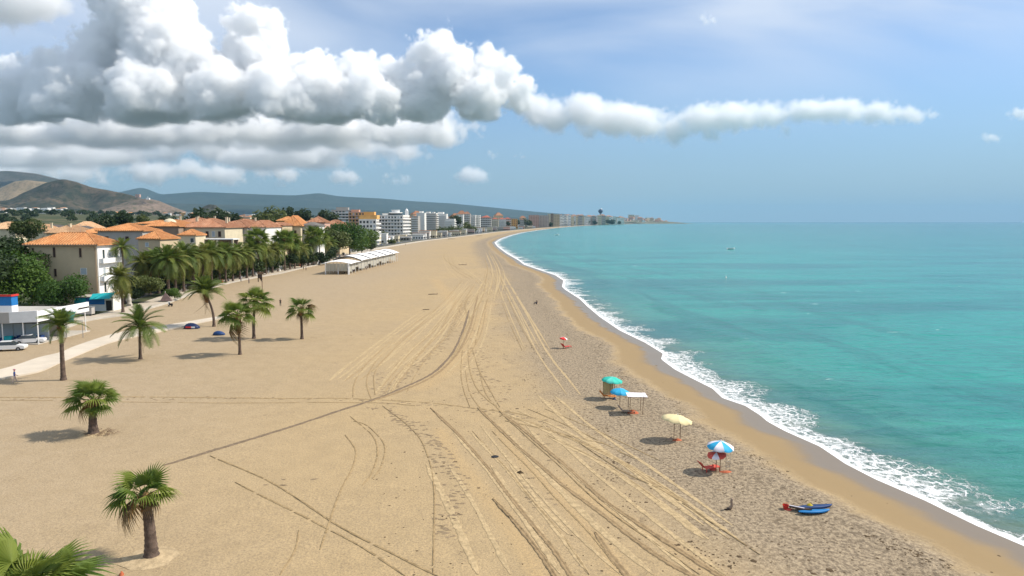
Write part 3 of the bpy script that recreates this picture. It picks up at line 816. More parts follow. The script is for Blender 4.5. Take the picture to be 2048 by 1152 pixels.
# footprints: small heaped rims beside hollows
def footprints():
    mb = MB(); r = random.Random(11)
    trails = [([(755,812),(820,850),(870,885),(895,930),(910,960),(905,1010),(895,1060),(900,1080)], .30, 3, .5),
              ([(770,790),(800,760),(850,720),(890,680),(915,640),(930,600)], .45, 3, .6), ([(0,797),(300,798),(700,800),(1000,825),(1120,850)], .5, 2, .4),
              ([(760,800),(765,770),(750,745)], .4, 2, .5), ([(950,690),(965,740),(985,790),(1010,820)], .6, 3, 1.2), ([(960,560),(990,600),(1020,650),(1060,700),(1120,760)], 1.2, 2, 6.),
              ([(930,500),(960,530),(990,570)], 2.0, 2, 8.), ([(1040,950),(1060,985),(1090,1010)], .5, 3, .7), ([(520,975),(560,965),(600,970)], .7, 2, .8), ([(1000,850),(1100,900),(1250,1000)], 1.2, 2, 4.),
              ([(600,678),(680,672),(760,668)], 1.5, 2, .8)]
    for px, st, k, spread in trails:
        pts = smoothpts([GS(u, v) for u, v in px], 20)
        acc = 0
        for i in range(1, len(pts)):
            acc += (pts[i] - pts[i - 1]).length
            while acc > st:
                acc -= st
                for _ in range(k - 1):
                    if r.random() < .25: continue
                    p = pts[i]; x = p.x + r.gauss(0, spread); y = p.y + r.gauss(0, spread); z = sand_z(x, y)
                    a = r.uniform(-.5, .5); L = r.uniform(.14, .34); W = r.uniform(.07, .15); hh = r.uniform(.03, .075)
                    c, s_ = math.cos(a), math.sin(a)
                    pp = [(-L, -W), (L * .2, -W * 1.3), (L, 0), (L * .3, W), (-L, W * .8)]
                    vs = [(x + X * c - Yy * s_, y + X * s_ + Yy * c, z + .004) for X, Yy in pp] + [(x + .3 * L * c, y + .3 * L * s_, z + hh)]
                    mb.add(vs, [(j, (j + 1) % 5, 5) for j in range(5)])
    tag(part('footprints', mb, track_mat('trodden_sand', (.20, .148, .09)), o_beach), kind='stuff')
footprints()
def litter():
    """seaweed scraps and pebbles lying on the upper beach"""
    mb = MB(); r = random.Random(12)
    for _ in range(5200):
        Y = 38 * (260 / 38) ** r.random()
        s_ = r.choice([8.6 + 1.2 * math.sin(Y * .31) + r.gauss(0, .4), r.gauss(15, 4), 20 + 2 * math.sin(Y * .17) + r.gauss(0, .8), r.uniform(7, 40)])
        if math.sin(Y * .9 + s_) + math.sin(Y * .37) < r.uniform(-1.6, 1.2): continue
        x = float(xw(Y)) - s_
        if x < -60: continue
        z = sand_z(x, Y); L = r.uniform(.03, .12) * (2.2 if r.random() < .06 else 1); a = r.uniform(0, 6.28); hh = r.uniform(.01, .04)
        n = 5
        ring = [(x + math.cos(a + 6.283 * k / n) * L * r.uniform(.5, 1.2), Y + math.sin(a + 6.283 * k / n) * L * r.uniform(.4, 1.3), z + .003) for k in range(n)]
        mb.add(ring + [(x, Y, z + hh)], [(j, (j + 1) % n, n) for j in range(n)])
    tag(part('seaweed_litter', mb, track_mat('dry_seaweed', (.075, .052, .03)), None), kind='stuff')
litter()

# ================================================================== PALMS
def fan_frond(seed, n=21, pet=.75, R=1.0, spread=2.0, droop=.35, mat=None, name='frond'):
    r = random.Random(seed); mb = MB()
    mb.tube([(0, 0, 0), (pet * .5, 0, .03), (pet, 0, 0)], [.03, .022, .018], 4)
    hub = Vector((pet, 0, 0)); da = 2 * spread / (n - 1)
    for k in range(n):
        a = -spread + da * k
        d = Vector((math.cos(a), math.sin(a), 0)); sd = Vector((-d.y, d.x, 0))
        L = R * (.78 + .22 * math.cos(a * .7)) * r.uniform(.9, 1.08)
        def P(q, w, lift=0): 
            p = hub + d * q * L + sd * w; p.z += -droop * (q ** 2.2) * L + lift + abs(a) * .03 * q - (.10 * q * (1 - math.cos(a))); return p
        w1 = .5 * L * math.tan(da / 2) * 1.05
        vs = [hub, P(.5, -w1, .03), P(.52, 0, -.03), P(.5, w1, .03), P(.8, -w1 * .55, .0), P(.8, w1 * .55, .0), P(1.0 + r.uniform(-.05, .08), 0, -droop * .25 * r.uniform(.3, 1.6))]
        mb.add(vs, [(0, 1, 2), (0, 2, 3), (1, 4, 2), (2, 4, 5), (2, 5, 3), (4, 6, 5)])
    return mb.mesh(name, mat)
def pinnate_frond(seed, n=28, L=1.0, droop=.45, leaf=.30, mat=None, name='frond', vee=.5):
    r = random.Random(seed); mb = MB()
    cur = lambda t: Vector((L * (t - .12 * t * t), 0, L * (.10 * math.sin(PI * min(t, .6)) - droop * t ** 2.3)))
    mb.tube([cur(t / 6) for t in range(7)], [.022 * L * (1 - .85 * t / 6) for t in range(7)], 3)
    for k in range(n):
        t = .10 + .88 * k / (n - 1)
        p = cur(t); q = cur(min(1, t + .04)); T = (q - p).normalized()
        if T.length < .5: T = (cur(1) - cur(.95)).normalized()
        up = Vector((0, 1, 0)).cross(T) * -1
        l = leaf * L * (math.sin(PI * (t * .86 + .10)) ** .6) * r.uniform(.85, 1.12)
        for s in (-1, 1):
            side = Vector((0, s, 0))
            d = (side * 1.0 + T * (.55 + .7 * t) + up * vee * (1 - t * .5)).normalized()
            w = .017 * L
            a = p + T * w; b = p - T * w * .5; m_ = p + d * l * .6 + T * w * .8; m2 = p + d * l * .6 - T * w * .5; e = p + d * l + Vector((0, 0, -.16 * l * r.uniform(.5, 1.6)))
            mb.add([a, b, m2, m_, e], [(0, 1, 2, 3), (3, 2, 4)])
    return mb.mesh(name, mat)
FAN = [fan_frond(i, droop=d, spread=s, pet=p, mat=M_FAN) for i, (d, s, p) in enumerate([(.18, 1.7, .7), (.38, 1.9, .8), (.6, 1.8, .85)])]
FAND = [fan_frond(9, n=17, droop=1.0, spread=1.3, pet=.6, mat=M_DEAD, name='dead_frond'), fan_frond(10, n=15, droop=.8, spread=1.1, pet=.5, mat=M_DEAD, name='dead_frond')]
PIN = [pinnate_frond(i + 20, droop=d, leaf=l, mat=M_PIN, vee=.35) for i, (d, l) in enumerate([(.10, .27), (.30, .30), (.55, .32)])]
PINY = [pinnate_frond(i + 30, droop=d, leaf=l, mat=M_PIN2, vee=.2) for i, (d, l) in enumerate([(.25, .30), (.50, .33), (.85, .35)])]
PIND = [pinnate_frond(40, n=18, droop=1.1, leaf=.22, mat=M_DEAD, name='dead_frond', vee=0.)]

def palm_trunk(h, r0, r1, lean=(0, 0), seed=0, ridge=.06, pitch=.16):
    r = random.Random(seed); mb = MB(); n = 12; k = max(8, int(h / pitch))
    pts = []; rad = []
    for i in range(k + 1):
        t = i / k
        x = lean[0] * (t - .35 * math.sin(PI * t)); y = lean[1] * (t - .35 * math.sin(PI * t))
        rr = (r0 + (r1 - r0) * min(1, t * 1.2)) * (1 + .45 * math.exp(-t * h / .35)) * (1 + (ridge if i % 2 else -ridge) * r.uniform(.4, 1.2))
        pts.append((x, y, h * t - .1 * (i == 0))); rad.append(rr)
    mb.tube(pts, rad, n)
    return mb
def frond_obj(me, parent, top, az, el, sc, roll=0.0):
    q = Euler((0, 0, az)).to_quaternion() @ Euler((0, -el, 0)).to_quaternion() @ Euler((roll, 0, 0)).to_quaternion()
    o = put(me.name.split('.')[0], me, parent, top + Vector((math.cos(az), math.sin(az), 0)) * .06, (0, 0, 0), sc)
    o.rotation_euler = q.to_euler()
    return o
def palm(label, loc, h, tr, R, kind='fan', n=26, lean=(0, 0), seed=0, skirt=0.0, dead=3, lo=-40, hi=82, extra=(), group=None, stretch=0.0, rz=0., name=None, sk_r=None):
    """h: height of the top of the trunk; R: frond length"""
    r = random.Random(seed)
    root = thing(name or ('fan_palm' if kind == 'fan' else 'feather_palm'), label, 'palm tree', loc, rz, group)
    part('trunk', palm_trunk(h, tr, tr * .72, lean, seed), M_BARK, root, True)
    top = Vector((lean[0], lean[1], h))
    if skirt:
        mb = MB(); k = 9; sr = sk_r or tr * 1.25
        for j in range(int(26 + skirt * 20)):    # old leaf bases, each a pointed boot
            a = j * 2.4; z = h - skirt + skirt * j / (26 + skirt * 20); rr = sr * (.75 + .25 * math.sin(PI * min(1, (h - z) / skirt + .2)))
            zz = Vector((top.x * (z / h), top.y * (z / h), z)); d = Vector((math.cos(a), math.sin(a), 0)); s_ = Vector((-d.y, d.x, 0))
            b = .16 + r.random() * .1
            mb.add([zz + d * rr * .5 - Vector((0, 0, .30)), zz + d * rr * .85 + s_ * b, zz + d * rr * .85 - s_ * b, zz + d * (rr + .10 + r.random() * .14) + Vector((0, 0, .22 + .2 * r.random()))], [(0, 1, 3), (0, 3, 2), (1, 2, 3), (0, 2, 1)])
        mb.lathe([(tr * .8, h - skirt), (sr * .8, h - skirt * .5), (sr * .6, h + .05), (.05, h + .3)], 10, M=Matrix.Translation((lean[0] * (1 - skirt / h * .3), lean[1] * (1 - skirt / h * .3), 0)))
        part('leaf_bases', mb, M_SKIRT, root)
    ms = {'fan': FAN, 'pin': PIN, 'pny': PINY}[kind]; dm = FAND if kind == 'fan' else PIND
    for i in range(n):
        t = (i + .5) / n
        el = math.radians(hi + (lo - hi) * t ** .85) + r.gauss(0, .10); az = i * 2.39996 + r.gauss(0, .22)
        me = ms[0] if t < .3 else ms[1] if t < .7 else ms[2]
        s_ = R * r.uniform(.82, 1.1) * (.75 + .25 * min(1, t * 3))
        frond_obj(me, root, top + Vector((0, 0, .1 * (1 - t))), az, el, s_, r.gauss(0, .25))
    for i in range(dead):
        frond_obj(dm[i % len(dm)], root, top - Vector((0, 0, .15)), r.uniform(0, 6.28), math.radians(r.uniform(-75, -45)), R * r.uniform(.6, .85))
    for az, el, s_, dd in extra:
        frond_obj(dm[0] if dd else ms[1], root, top, math.radians(az), math.radians(el), R * s_)
    return root
# --- the single palms on the sand
def pv(u, v): return GS(u, v)
pB = pv(303, 1115)
palm('short fan palm with thick grey ringed trunk and drooping brown fronds on its left side', pB, 3.75, .36, 1.12, 'fan', 12, (-.25, .1), 101, .9, 0, 15, 86,
     [(180, 10, 1.15, 0), (195, -5, 1.2, 0), (170, -18, 1.2, 1), (205, -25, 1.1, 1), (185, -32, 1.2, 1), (10, 5, .9, 0), (-20, -25, .7, 1), (340, 15, .9, 0)], sk_r=.36)
pC = pv(187, 868)
palm('squat fan palm with shaggy dark trunk and wide crown above its own round shadow', pC, 3.2, .40, 1.45, 'fan', 13, (.1, 0), 103, 1.1, 0, 10, 86,
     [(185, 12, 1.1, 0), (200, -12, 1.15, 0), (165, -15, 1.1, 0), (0, 8, 1.0, 0), (340, -20, .9, 0), (20, 18, 1.0, 0), (175, -30, .9, 1), (300, -30, .8, 0)], sk_r=.62)
pD = pv(127, 760)
palm('tall palm with slender dark trunk and upright feathery crown beside the pale path', pD, 6.7, .30, 3.1, 'pin', 32, (.1, 0), 105, .5, 1, 18, 88, [(-60, -35, .8, 0), (240, -40, .8, 0)], sk_r=.40)
pE = pv(281, 718)
palm('palm with long arching feather fronds spread wide just below the pale path', pE, 4.7, .22, 4.2, 'pin', 24, (.15, 0), 107, .3, 1, -20, 84, [(195, -5, 1.05, 0), (350, 5, 1.05, 0), (215, -30, 1., 0), (325, -32, 1., 0)])
pF = pv(428, 653)
palm('large bushy feather palm with curved trunk where the pale path ends', pF, 6.3, .26, 4.3, 'pin', 44, (-1.4, 0), 109, 1.6, 3, 5, 88, sk_r=.45)
pG = pv(480, 709)
palm('fan palm with rust brown skirt hanging on its trunk nearest the blue covered boat', pG, 6.0, .22, 1.7, 'fan', 18, (-.15, 0), 111, 2.7, 2, -25, 82, [(190, -10, 1.1, 0), (200, -55, 1.5, 1), (178, 5, 1.1, 0), (185, -70, 1.2, 1)], sk_r=.42)
pH = pv(508, 677)
palm('fan palm with leaning trunk directly behind the rust skirted palm', pH, 6.6, .27, 1.8, 'fan', 22, (.45, 0), 113, 1.2, 3, -35, 82, [(-10, -40, 1.3, 0), (10, -15, 1.2, 0)], sk_r=.36)
pI = pv(604, 678)
palm('fan palm standing apart out on the open sand with hanging side fronds', pI, 5.3, .25, 1.45, 'fan', 14, (-.05, 0), 115, 1.1, 2, -10, 85, [(185, -28, 1.35, 0), (195, -10, 1.1, 0), (-8, -30, 1.3, 0), (8, -42, 1.2, 1), (20, 30, 1.15, 1)], sk_r=.42)
# the crown cut by the lower left corner
pA = Vector((-21.2, 29.2, -.0))
palm('fan palm cut off by the lower left corner with big fresh green fans', pA, 3.6, .35, 1.45, 'fan', 16, (0, 0), 117, .8, 0, 5, 86, [(20, 8, 1.3, 0), (35, 25, 1.35, 0), (5, -8, 1.25, 0), (50, 48, 1.2, 0), (170, 60, 1.4, 0), (190, 75, 1.5, 0), (-20, -5, 1.1, 0)])
# a mound of raked sand round some palm feet
def mound(p, r_, h):
    mb = MB(); n = 20
    vs = []; 
    for q, z in ((1, -.02), (.75, .25), (.5, .7), (.25, 1.)):
        vs += [(p.x + math.cos(6.283 * k / n) * r_ * q * (1 + .12 * math.sin(3 * k + p.x)), p.y + math.sin(6.283 * k / n) * r_ * q * .9, p.z + h * z) for k in range(n)]
    fs = [(i * n + k, i * n + (k + 1) % n, (i + 1) * n + (k + 1) % n, (i + 1) * n + k) for i in range(3) for k in range(n)] + [tuple(3 * n + k for k in range(n))]
    mb.add(vs, fs); tag(part('sand_mound', mb, M_MND, o_beach, True), kind='structure')
for p, r_, h in ((pB, 1.7, .16), (pC, 1.5, .14)): mound(p, r_, h)
def sprigs(p, n, r_, seed):
    mb = MB(); r = random.Random(seed)
    for _ in range(n):
        a = r.uniform(0, 6.28); d = r_ * math.sqrt(r.random()); x, y = p.x + d * math.cos(a) * 1.3 + .6, p.y + d * math.sin(a); L = r.uniform(.15, .5); b = r.uniform(0, 3.14)
        z = sand_z(x, y) + .12
        mb.tube([(x, y, z), (x + L * math.cos(b) * .5, y + L * math.sin(b) * .5, z + .06), (x + L * math.cos(b), y + L * math.sin(b), z)], .02, 3)
    tag(part('dead_palm_sprigs', mb, M_WOOD, None), kind='stuff')
sprigs(pC, 90, 1.2, 4)
# --- the palms of the promenade: three kinds, copied
def zl(x, y): return float(land_z(np.float64(x), np.float64(y)))
PROTO = {}
ROW = [ # u, v_base, v_top of crown, kind
    (250,606,468,'tall'),(246,624,524,'pny'),(338,592,482,'pin'),(352,590,490,'pny'),(368,583,476,'pin'),(388,580,486,'pny'),(398,574,500,'pin'),(408,576,482,'pny'),(424,572,474,'pin'),
    (440,566,484,'pny'),(452,566,478,'pin'),(466,562,490,'pny'),(480,558,480,'pin'),(494,556,486,'pny'),(506,553,470,'pin'),(518,551,460,'fan'),(532,548,484,'pny'),(545,545,478,'pny'),
    (556,543,484,'pin'),(570,541,462,'fan'),(580,538,466,'fan'),(590,537,478,'pny'),(603,535,482,'pny'),(616,531,476,'pin'),(627,530,455,'fan'),(640,528,458,'fan'),(652,524,474,'pny'),(660,521,468,'pin'),
    (286,590,500,'pny'),(300,588,496,'pin'),(318,586,488,'pin')]
def palm_proto(kind, i):
    if kind == 'fan': return palm('x', (0, 0, 0), 10.0, .26, 2.6, 'fan', 30, (.4, 0), 200 + i, 2.0, 5, -40, 86, sk_r=.5)
    if kind == 'tall': return palm('x', (0, 0, 0), 14.5, .22, 4.2, 'pin', 22, (0, 0), 220 + i, .4, 2, -35, 75)
    if kind == 'pin': return palm('x', (0, 0, 0), 8.0, .30, 4.6, 'pin', 44, (.3, 0), 210 + i, 1.2, 6, -35, 88, sk_r=.55)
    return palm('x', (0, 0, 0), 8.0, .34, 4.4, 'pny', 42, (-.3, 0), 230 + i, 1.5, 9, -50, 88, sk_r=.6)
TOPH = {'fan': 12.4, 'tall': 18.0, 'pin': 12.0, 'pny': 11.4}
LAB = {'fan': 'bare trunked fan palm in the promenade palm row', 'tall': 'lone tall palm with thin pale trunk behind the cream house',
       'pin': 'dark green feather palm in the dense palm row along the promenade', 'pny': 'yellowish shaggy feather palm in the dense palm row along the promenade'}
_cnt = {}
for i, (u, vb, vt, kd) in enumerate(ROW):
    p = G(u, vb, .2); Y = p.y
    hgt = (vb - vt) / FPX * Y
    c = _cnt.get(kd, 0); _cnt[kd] = c + 1
    key = (kd, c % 2)
    if key not in PROTO:
        PROTO[key] = o = palm_proto(kd, c)
    else:
        o = copy_tree(PROTO[key])
    o.location = (p.x, p.y, .05); o.rotation_euler = (0, 0, c * 2.1 + i); sc = hgt / TOPH[kd]; o.scale = (min(sc, 1.25) * random.uniform(.92, 1.08),) * 2 + (sc,)
    tag(o, LAB[kd], 'palm tree', {'fan': 'bare trunked fan palms in the promenade row', 'pin': 'dark feather palms in the promenade row', 'pny': 'yellowish feather palms in the promenade row'}.get(kd))
    if 'group' in o and kd == 'tall': del o['group']

# ================================================================== BROADLEAF TREES AND SHRUBS
def crown_mesh(name, seed, lobes, n, leaf, mat, squash=.8):
    """leaf-sized faces spread through lobed volumes, denser at the shell"""
    r = np.random.default_rng(seed); V = []; 
    L = []
    for k in range(lobes):
        a = r.uniform(0, 6.28); d = r.uniform(.15, .68) if k else 0; L.append((np.array([math.cos(a) * d, math.sin(a) * d, r.uniform(-.25, .42) * (1 if k else 0)]), r.uniform(.30, .52)))
    L = L[:]; per = n // lobes
    P_ = []
    for c, R_ in L:
        d = r.normal(size=(per, 3)); d /= np.linalg.norm(d, axis=1)[:, None]
        rad = R_ * (r.uniform(.35, 1, per) ** .45)[:, None] * (1 + .18 * np.sin(d[:, :1] * 9 + seed) * np.cos(d[:, 1:2] * 8))
        P_.append(c + d * rad)
    P_ = np.concatenate(P_); P_[:, 2] *= squash; m = len(P_)
    nn = r.normal(size=(m, 3)) + P_ * 1.2 + np.array([0, 0, .5]); nn /= np.linalg.norm(nn, axis=1)[:, None]
    a = np.cross(nn, r.normal(size=(m, 3))); a /= np.linalg.norm(a, axis=1)[:, None]; b = np.cross(nn, a)
    sz = (leaf * r.uniform(.6, 1.4, m))[:, None]
    V = np.stack([P_ + a * sz, P_ + b * sz * .55, P_ - a * sz, P_ - b * sz * .55], 1).reshape(-1, 3)
    me = bpy.data.meshes.new(name); me.from_pydata(V.tolist(), [], np.arange(m * 4).reshape(m, 4).tolist()); me.materials.append(mat); me.update()
    return me
def trunk_mesh(seed, h, r0, spread):
    r = random.Random(seed); mb = MB()
    mb.tube([(0, 0, -.05), (.02, .01, h * .5), (0, 0, h)], [r0 * 1.3, r0, r0 * .75], 8)
    for k in range(5):
        a = k * 1.3 + r.random(); mb.tube([(0, 0, h * .8), (math.cos(a) * spread * .5, math.sin(a) * spread * .5, h * 1.25), (math.cos(a) * spread, math.sin(a) * spread, h * 1.6)], [r0 * .6, r0 * .35, r0 * .12], 5)
    return mb.mesh('trunk', M_BARK2, True)
CR = [crown_mesh('crown', 1, 11, 5200, .045, M_LEAF), crown_mesh('crown', 2, 9, 4600, .048, M_LEAF2), crown_mesh('crown', 3, 10, 3600, .055, M_LEAF3), crown_mesh('crown', 4, 10, 5600, .042, M_LEAF, .9)]
CRF = [crown_mesh('crown', 5, 7, 900, .10, M_LEAF3), crown_mesh('crown', 6, 8, 900, .10, M_LEAF2), crown_mesh('crown', 8, 6, 320, .16, M_LEAF3)]
TRK = [trunk_mesh(1, .55, .035, .4), trunk_mesh(2, .7, .03, .35)]
def tree(label, p, R, h, cr, group=None, name='broadleaf_tree', cat='tree', trunk=True, low=.0, rz=None):
    """R crown radius, h height of crown centre"""
    o = thing(name, label, cat, p, random.uniform(0, 6.28) if rz is None else rz, group)
    if trunk: put('trunk', TRK[random.randrange(2)], o, sc=(h * .9, h * .9, h * 1.05))
    put('crown', cr, o, (0, 0, h), sc=(R * 1.5, R * 1.5, R * 1.5))
    return o
def tree_px(label, u, v, r_px, vb, cr, **k):
    """crown centre (u, v) and radius in photo pixels, foot at row vb"""
    q = G(u, vb, .1); Y = q.y; R = r_px / FPX * Y
    h = A(u, v, Y).z
    return tree(label, (q.x, q.y, zl(q.x, q.y) if q.x < xp(q.y) else .05), R, h, cr, **k)
tree_px('bright green leafy tree whose round crown leans against the cream house', 68, 572, 46, 622, CR[0])
tree_px('leafy green tree directly under the front windows of the cream house', 128, 588, 36, 624, CR[3])
tree_px('tall dark green tree at the left of the cream house', 22, 508, 40, 612, CR[2])
tree_px('bright green tree standing left of the cream house behind the blue topped beach bar', 28, 550, 48, 620, CR[3])
tree_px('dark tree rising over the blue and white box of the beach bar', -30, 545, 55, 628, CR[2])
tree_px('small round tree behind the cream house roof at its left', 58, 463, 26, 560, CR[1])
tree_px('fluffy pale green bush by the promenade between shaggy palms', 302, 572, 24, 604, CR[1], name='shrub', cat='shrub', trunk=False)
tree_px('low green bush beside the brown sunshade on the promenade', 346, 588, 13, 601, CR[0], name='shrub', cat='shrub', trunk=False)
tree_px('wide dark shrub at the foot of the shaggy palm by the kiosk', 275, 590, 15, 606, CR[2], name='shrub', cat='shrub', trunk=False)
tree_px('yellow flowering shrub against the right wall of the cream house', 236, 546, 13, 606, crown_mesh('crown', 14, 6, 1200, .07, M_YEL), name='shrub', cat='shrub', trunk=False)
tree_px('largest spreading tree at the far end of the palm row beside the white pavilion', 700, 474, 32, 514, CR[0])
tree_px('spreading olive green tree next to the largest tree of the palm row', 672, 484, 30, 518, CR[1])
tree_px('rounded tree at the end of the palm row nearest the apartment blocks', 724, 484, 25, 510, CR[3])
tree_px('low dark bush under the last trees of the palm row', 742, 492, 12, 502, CR[2], name='shrub', cat='shrub', trunk=False)
_r = random.Random(77)
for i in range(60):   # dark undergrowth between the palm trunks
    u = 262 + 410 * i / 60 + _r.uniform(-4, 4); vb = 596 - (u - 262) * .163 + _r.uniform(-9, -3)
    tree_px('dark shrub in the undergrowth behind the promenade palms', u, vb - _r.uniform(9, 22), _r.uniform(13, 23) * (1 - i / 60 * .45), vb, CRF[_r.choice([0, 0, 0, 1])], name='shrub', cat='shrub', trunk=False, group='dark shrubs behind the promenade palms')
for i in range(30):   # trees further back, between the houses
    u = _r.uniform(20, 700); Y = _r.uniform(210, 420); x = (u - 1024) / FPX * Y; z = zl(x, Y)
    if x > xp(Y) - 40: continue
    R = _r.uniform(2.5, 4.5)
    tree('green garden tree between the tiled houses', (x, Y, z), R, _r.uniform(6, 9), CRF[_r.choice([0, 1])], group='garden trees between the tiled houses')
for (u, v, r_, Y, c) in [(210,446,16,420,0),(235,441,14,450,0),(255,440,16,450,0),(283,440,12,470,1),(190,450,12,400,0),(150,462,10,300,1),(395,440,22,560,0),(430,438,20,600,0),(450,440,16,600,0),(545,434,22,650,1),(585,434,18,700,0),(612,434,16,700,0),(650,434,14,720,0),(662,440,14,700,0),(520,440,18,620,1),(470,441,14,600,0),(330,442,10,500,0)]:
    q = A(u, v, Y); z = zl(q.x, Y); R = r_ / FPX * Y
    tree('dark tree crown showing above the tiled roofs', (q.x, Y, z), R, max(q.z - z, R * .6), CRF[c], group='dark trees above the tiled roofs')
for (u, v, r_, Y) in [(905,441,10,1300),(917,443,11,1300),(880,462,9,1120),(890,464,10,1100),(903,462,11,1120),(915,463,11,1120),(925,462,9,1150),(934,452,9,1200),(938,460,10,1200),(946,463,9,1250),(870,470,8,1000),(862,472,8,980),(770,478,12,750),(762,472,10,760),(750,480,10,700),(785,488,7,640),(1034,446,7,2300),(1044,446,8,2300),(1056,447,7,2300),(1016,448,5,2000),(1130,447,5,3600),(1145,447,5,3600),(1175,446,5,4200),(1190,446,5,4300),(1215,444,5,4600),(1226,445,6,4600),(1240,446,4,4800),(1100,450,5,2600)]:
    q = A(u, v, Y); z = zl(q.x, Y) if q.x < xp(Y) else 0; R = r_ / FPX * Y
    tree('dark green tree between the beach and the far apartment blocks', (q.x, Y, z), R, max(q.z - z, R * .5), CRF[0 if Y > 1200 else 1], group='trees in front of the far apartment blocks')
for i in range(150):  # the wooded plain below the hills
    u = _r.uniform(-40, 640); Y = 900 * (3500 / 900) ** _r.random(); x = (u - 1024) / FPX * Y
    if x > xp(Y) - 250: continue
    R = _r.uniform(5, 11) * (Y / 2000) ** .4
    tree('dark tree on the wooded plain below the hills', (x, Y, zl(x, Y)), R, R * .9, CRF[2], group='trees on the wooded plain below the hills', trunk=False)
# ================================================================== BUILDINGS
_wc = {}
def window_meshes(w, h, frame, pane, key):
    """frame standing proud of the wall with a sill; the pane sits inside it"""
    k = (round(w, 2), round(h, 2), key)
    if k not in _wc:
        a = MB(); b = .07 if w < 3 else .1
        a.box(-w/2 - b, -w/2, -.08, .02, -b, h + b); a.box(w/2, w/2 + b, -.08, .02, -b, h + b)
        a.box(-w/2, w/2, -.08, .02, h, h + b); a.box(-w/2 - b * 1.6, w/2 + b * 1.6, -.16, .02, -b * 1.4, -.002)
        p = MB(); p.box(-w/2, w/2, -.03, .015, 0, h)
        _wc[k] = (a.mesh('window', frame), p.mesh('pane', pane))
    return _wc[k]
def window(parent, x, y, z, w, h, rz=0.0, frame=None, pane=None, key='d', child=True, name='window'):
    a, p = window_meshes(w, h, frame or M_WHITE, pane or M_GLASS, key)
    o = put(name, a, parent, (x, y, z), (0, 0, rz))
    if child: put('pane', p, o)
    return o
def hip_roof(w, d, slope, ov, th=.22, ribs=0.0, rr=.16):
    """hip roof over [-w/2,w/2]x[0,d], eaves at z=0; returns roof MB and rib MB"""
    W, D = w / 2 + ov, d / 2 + ov; run = min(W, D); zt = run * slope; cy = d / 2
    mb = MB()
    E = [(-W, cy - D, 0), (W, cy - D, 0), (W, cy + D, 0), (-W, cy + D, 0)]
    if W >= D: R_ = [(-(W - D), cy, zt), (W - D, cy, zt)]; fs = [(0,1,5,4), (1,2,5), (2,3,4,5), (3,0,4)]
    else: R_ = [(0, cy - (D - W), zt), (0, cy + (D - W), zt)]; fs = [(0,1,4), (1,2,5,4), (2,3,5), (3,0,4,5)]
    mb.add(E + R_, fs)
    lo = [(x, y, -th) for x, y, z in E]
    mb.add(E + lo, [(0,4,5,1), (1,5,6,2), (2,6,7,3), (3,7,4,0), (4,7,6,5)])
    rb = MB()
    if ribs:
        def rib(p0, dirv, side, L):
            vs = []
            for t in (0, 1):
                q = Vector(p0) + Vector((dirv[0] * L * t, dirv[1] * L * t, L * slope * t))
                for a in (-1, -.5, .5, 1):
                    vs.append(q + Vector(side) * rr * a + Vector((0, 0, .015 + rr * 1.0 * (abs(a) < .8))))
            rb.add(vs, [(0,1,5,4), (1,2,6,5), (2,3,7,6), (0,3,2,1)])
        x = -W + ribs
        while x < W - ribs * .5:
            L = min(x + W, W - x, D)
            rib((x, cy - D, 0), (0, 1), (1, 0, 0), L); rib((x, cy + D, 0), (0, -1), (1, 0, 0), L); x += ribs
        y = -D + ribs
        while y < D - ribs * .5:
            L = min(y + D, D - y, W)
            rib((W, cy + y, 0), (-1, 0), (0, 1, 0), L); rib((-W, cy + y, 0), (1, 0), (0, 1, 0), L); y += ribs
        rd = .13   # ridge and hip caps
        for a, b in [(E[0], R_[0]), (E[1], R_[1] if W >= D else R_[0]), (E[2], R_[1]), (E[3], R_[0] if W >= D else R_[1]), (R_[0], R_[1])]:
            rb.tube([Vector(a) + Vector((0, 0, .05)), Vector(b) + Vector((0, 0, .05))], rd, 6)
    return mb, rb, zt
def house(label, u0, u1, Y, v_eave, v_ridge, depth, wall, roof, rz=0.0, ov=.5, ribs=0.0, win=(), group=None, cat='house', name='tiled_house', chimney=None, extra=None):
    x0, x1 = A(u0, 500, Y).x, A(u1, 500, Y).x; w = x1 - x0; xc = (x0 + x1) / 2
    ze = A(1024, v_eave, Y).z; zr = A(1024, v_ridge, Y + depth / 2).z; zb = min(zl(xc, Y), zl(xc, Y + depth)) - .1
    root = thing(name, label, cat, (xc, Y, zb), rz, group)
    H = ze - zb
    run = min(w / 2 + ov, depth / 2 + ov); slope = max(.12, (zr - ze) / run)
    wb = MB(); wb.box(-w / 2, w / 2, 0, depth, -1.0, H - .23)
    part('wall', wb, wall, root)
    rf, rb, zt = hip_roof(w, depth, slope, ov, ribs=ribs)
    r_ = part('roof', rf, roof, root, loc=(0, 0, H))
    if ribs: tag(part('roof_tiles', rb, roof, r_), kind='stuff')
    if chimney:
        for cx, cy in chimney:
            c = MB(); c.box(-.4, .4, -.4, .4, -1, 1.2); c.box(-.5, .5, -.5, .5, 1.203, 1.4); part('chimney', c, wall, r_, loc=(cx, cy, zt * .75))
    for side, xx, zz, ww, hh, pn in win:      # fractions of the wall; zz metres below the eaves to the sill
        pan = {'g': M_GLASS, 'd': M_SHUT, 'p': M_GLASS2}[pn]; fr = M_BROWN if pn == 'd' else M_WHITE
        if side == 'f': window(root, -w / 2 + xx * w, -.005, H - zz, ww, hh, 0, fr, pan, pn)
        else: window(root, w / 2 + .005, xx * depth, H - zz, ww, hh, PI / 2, fr, pan, pn)
    return root, w, H, depth

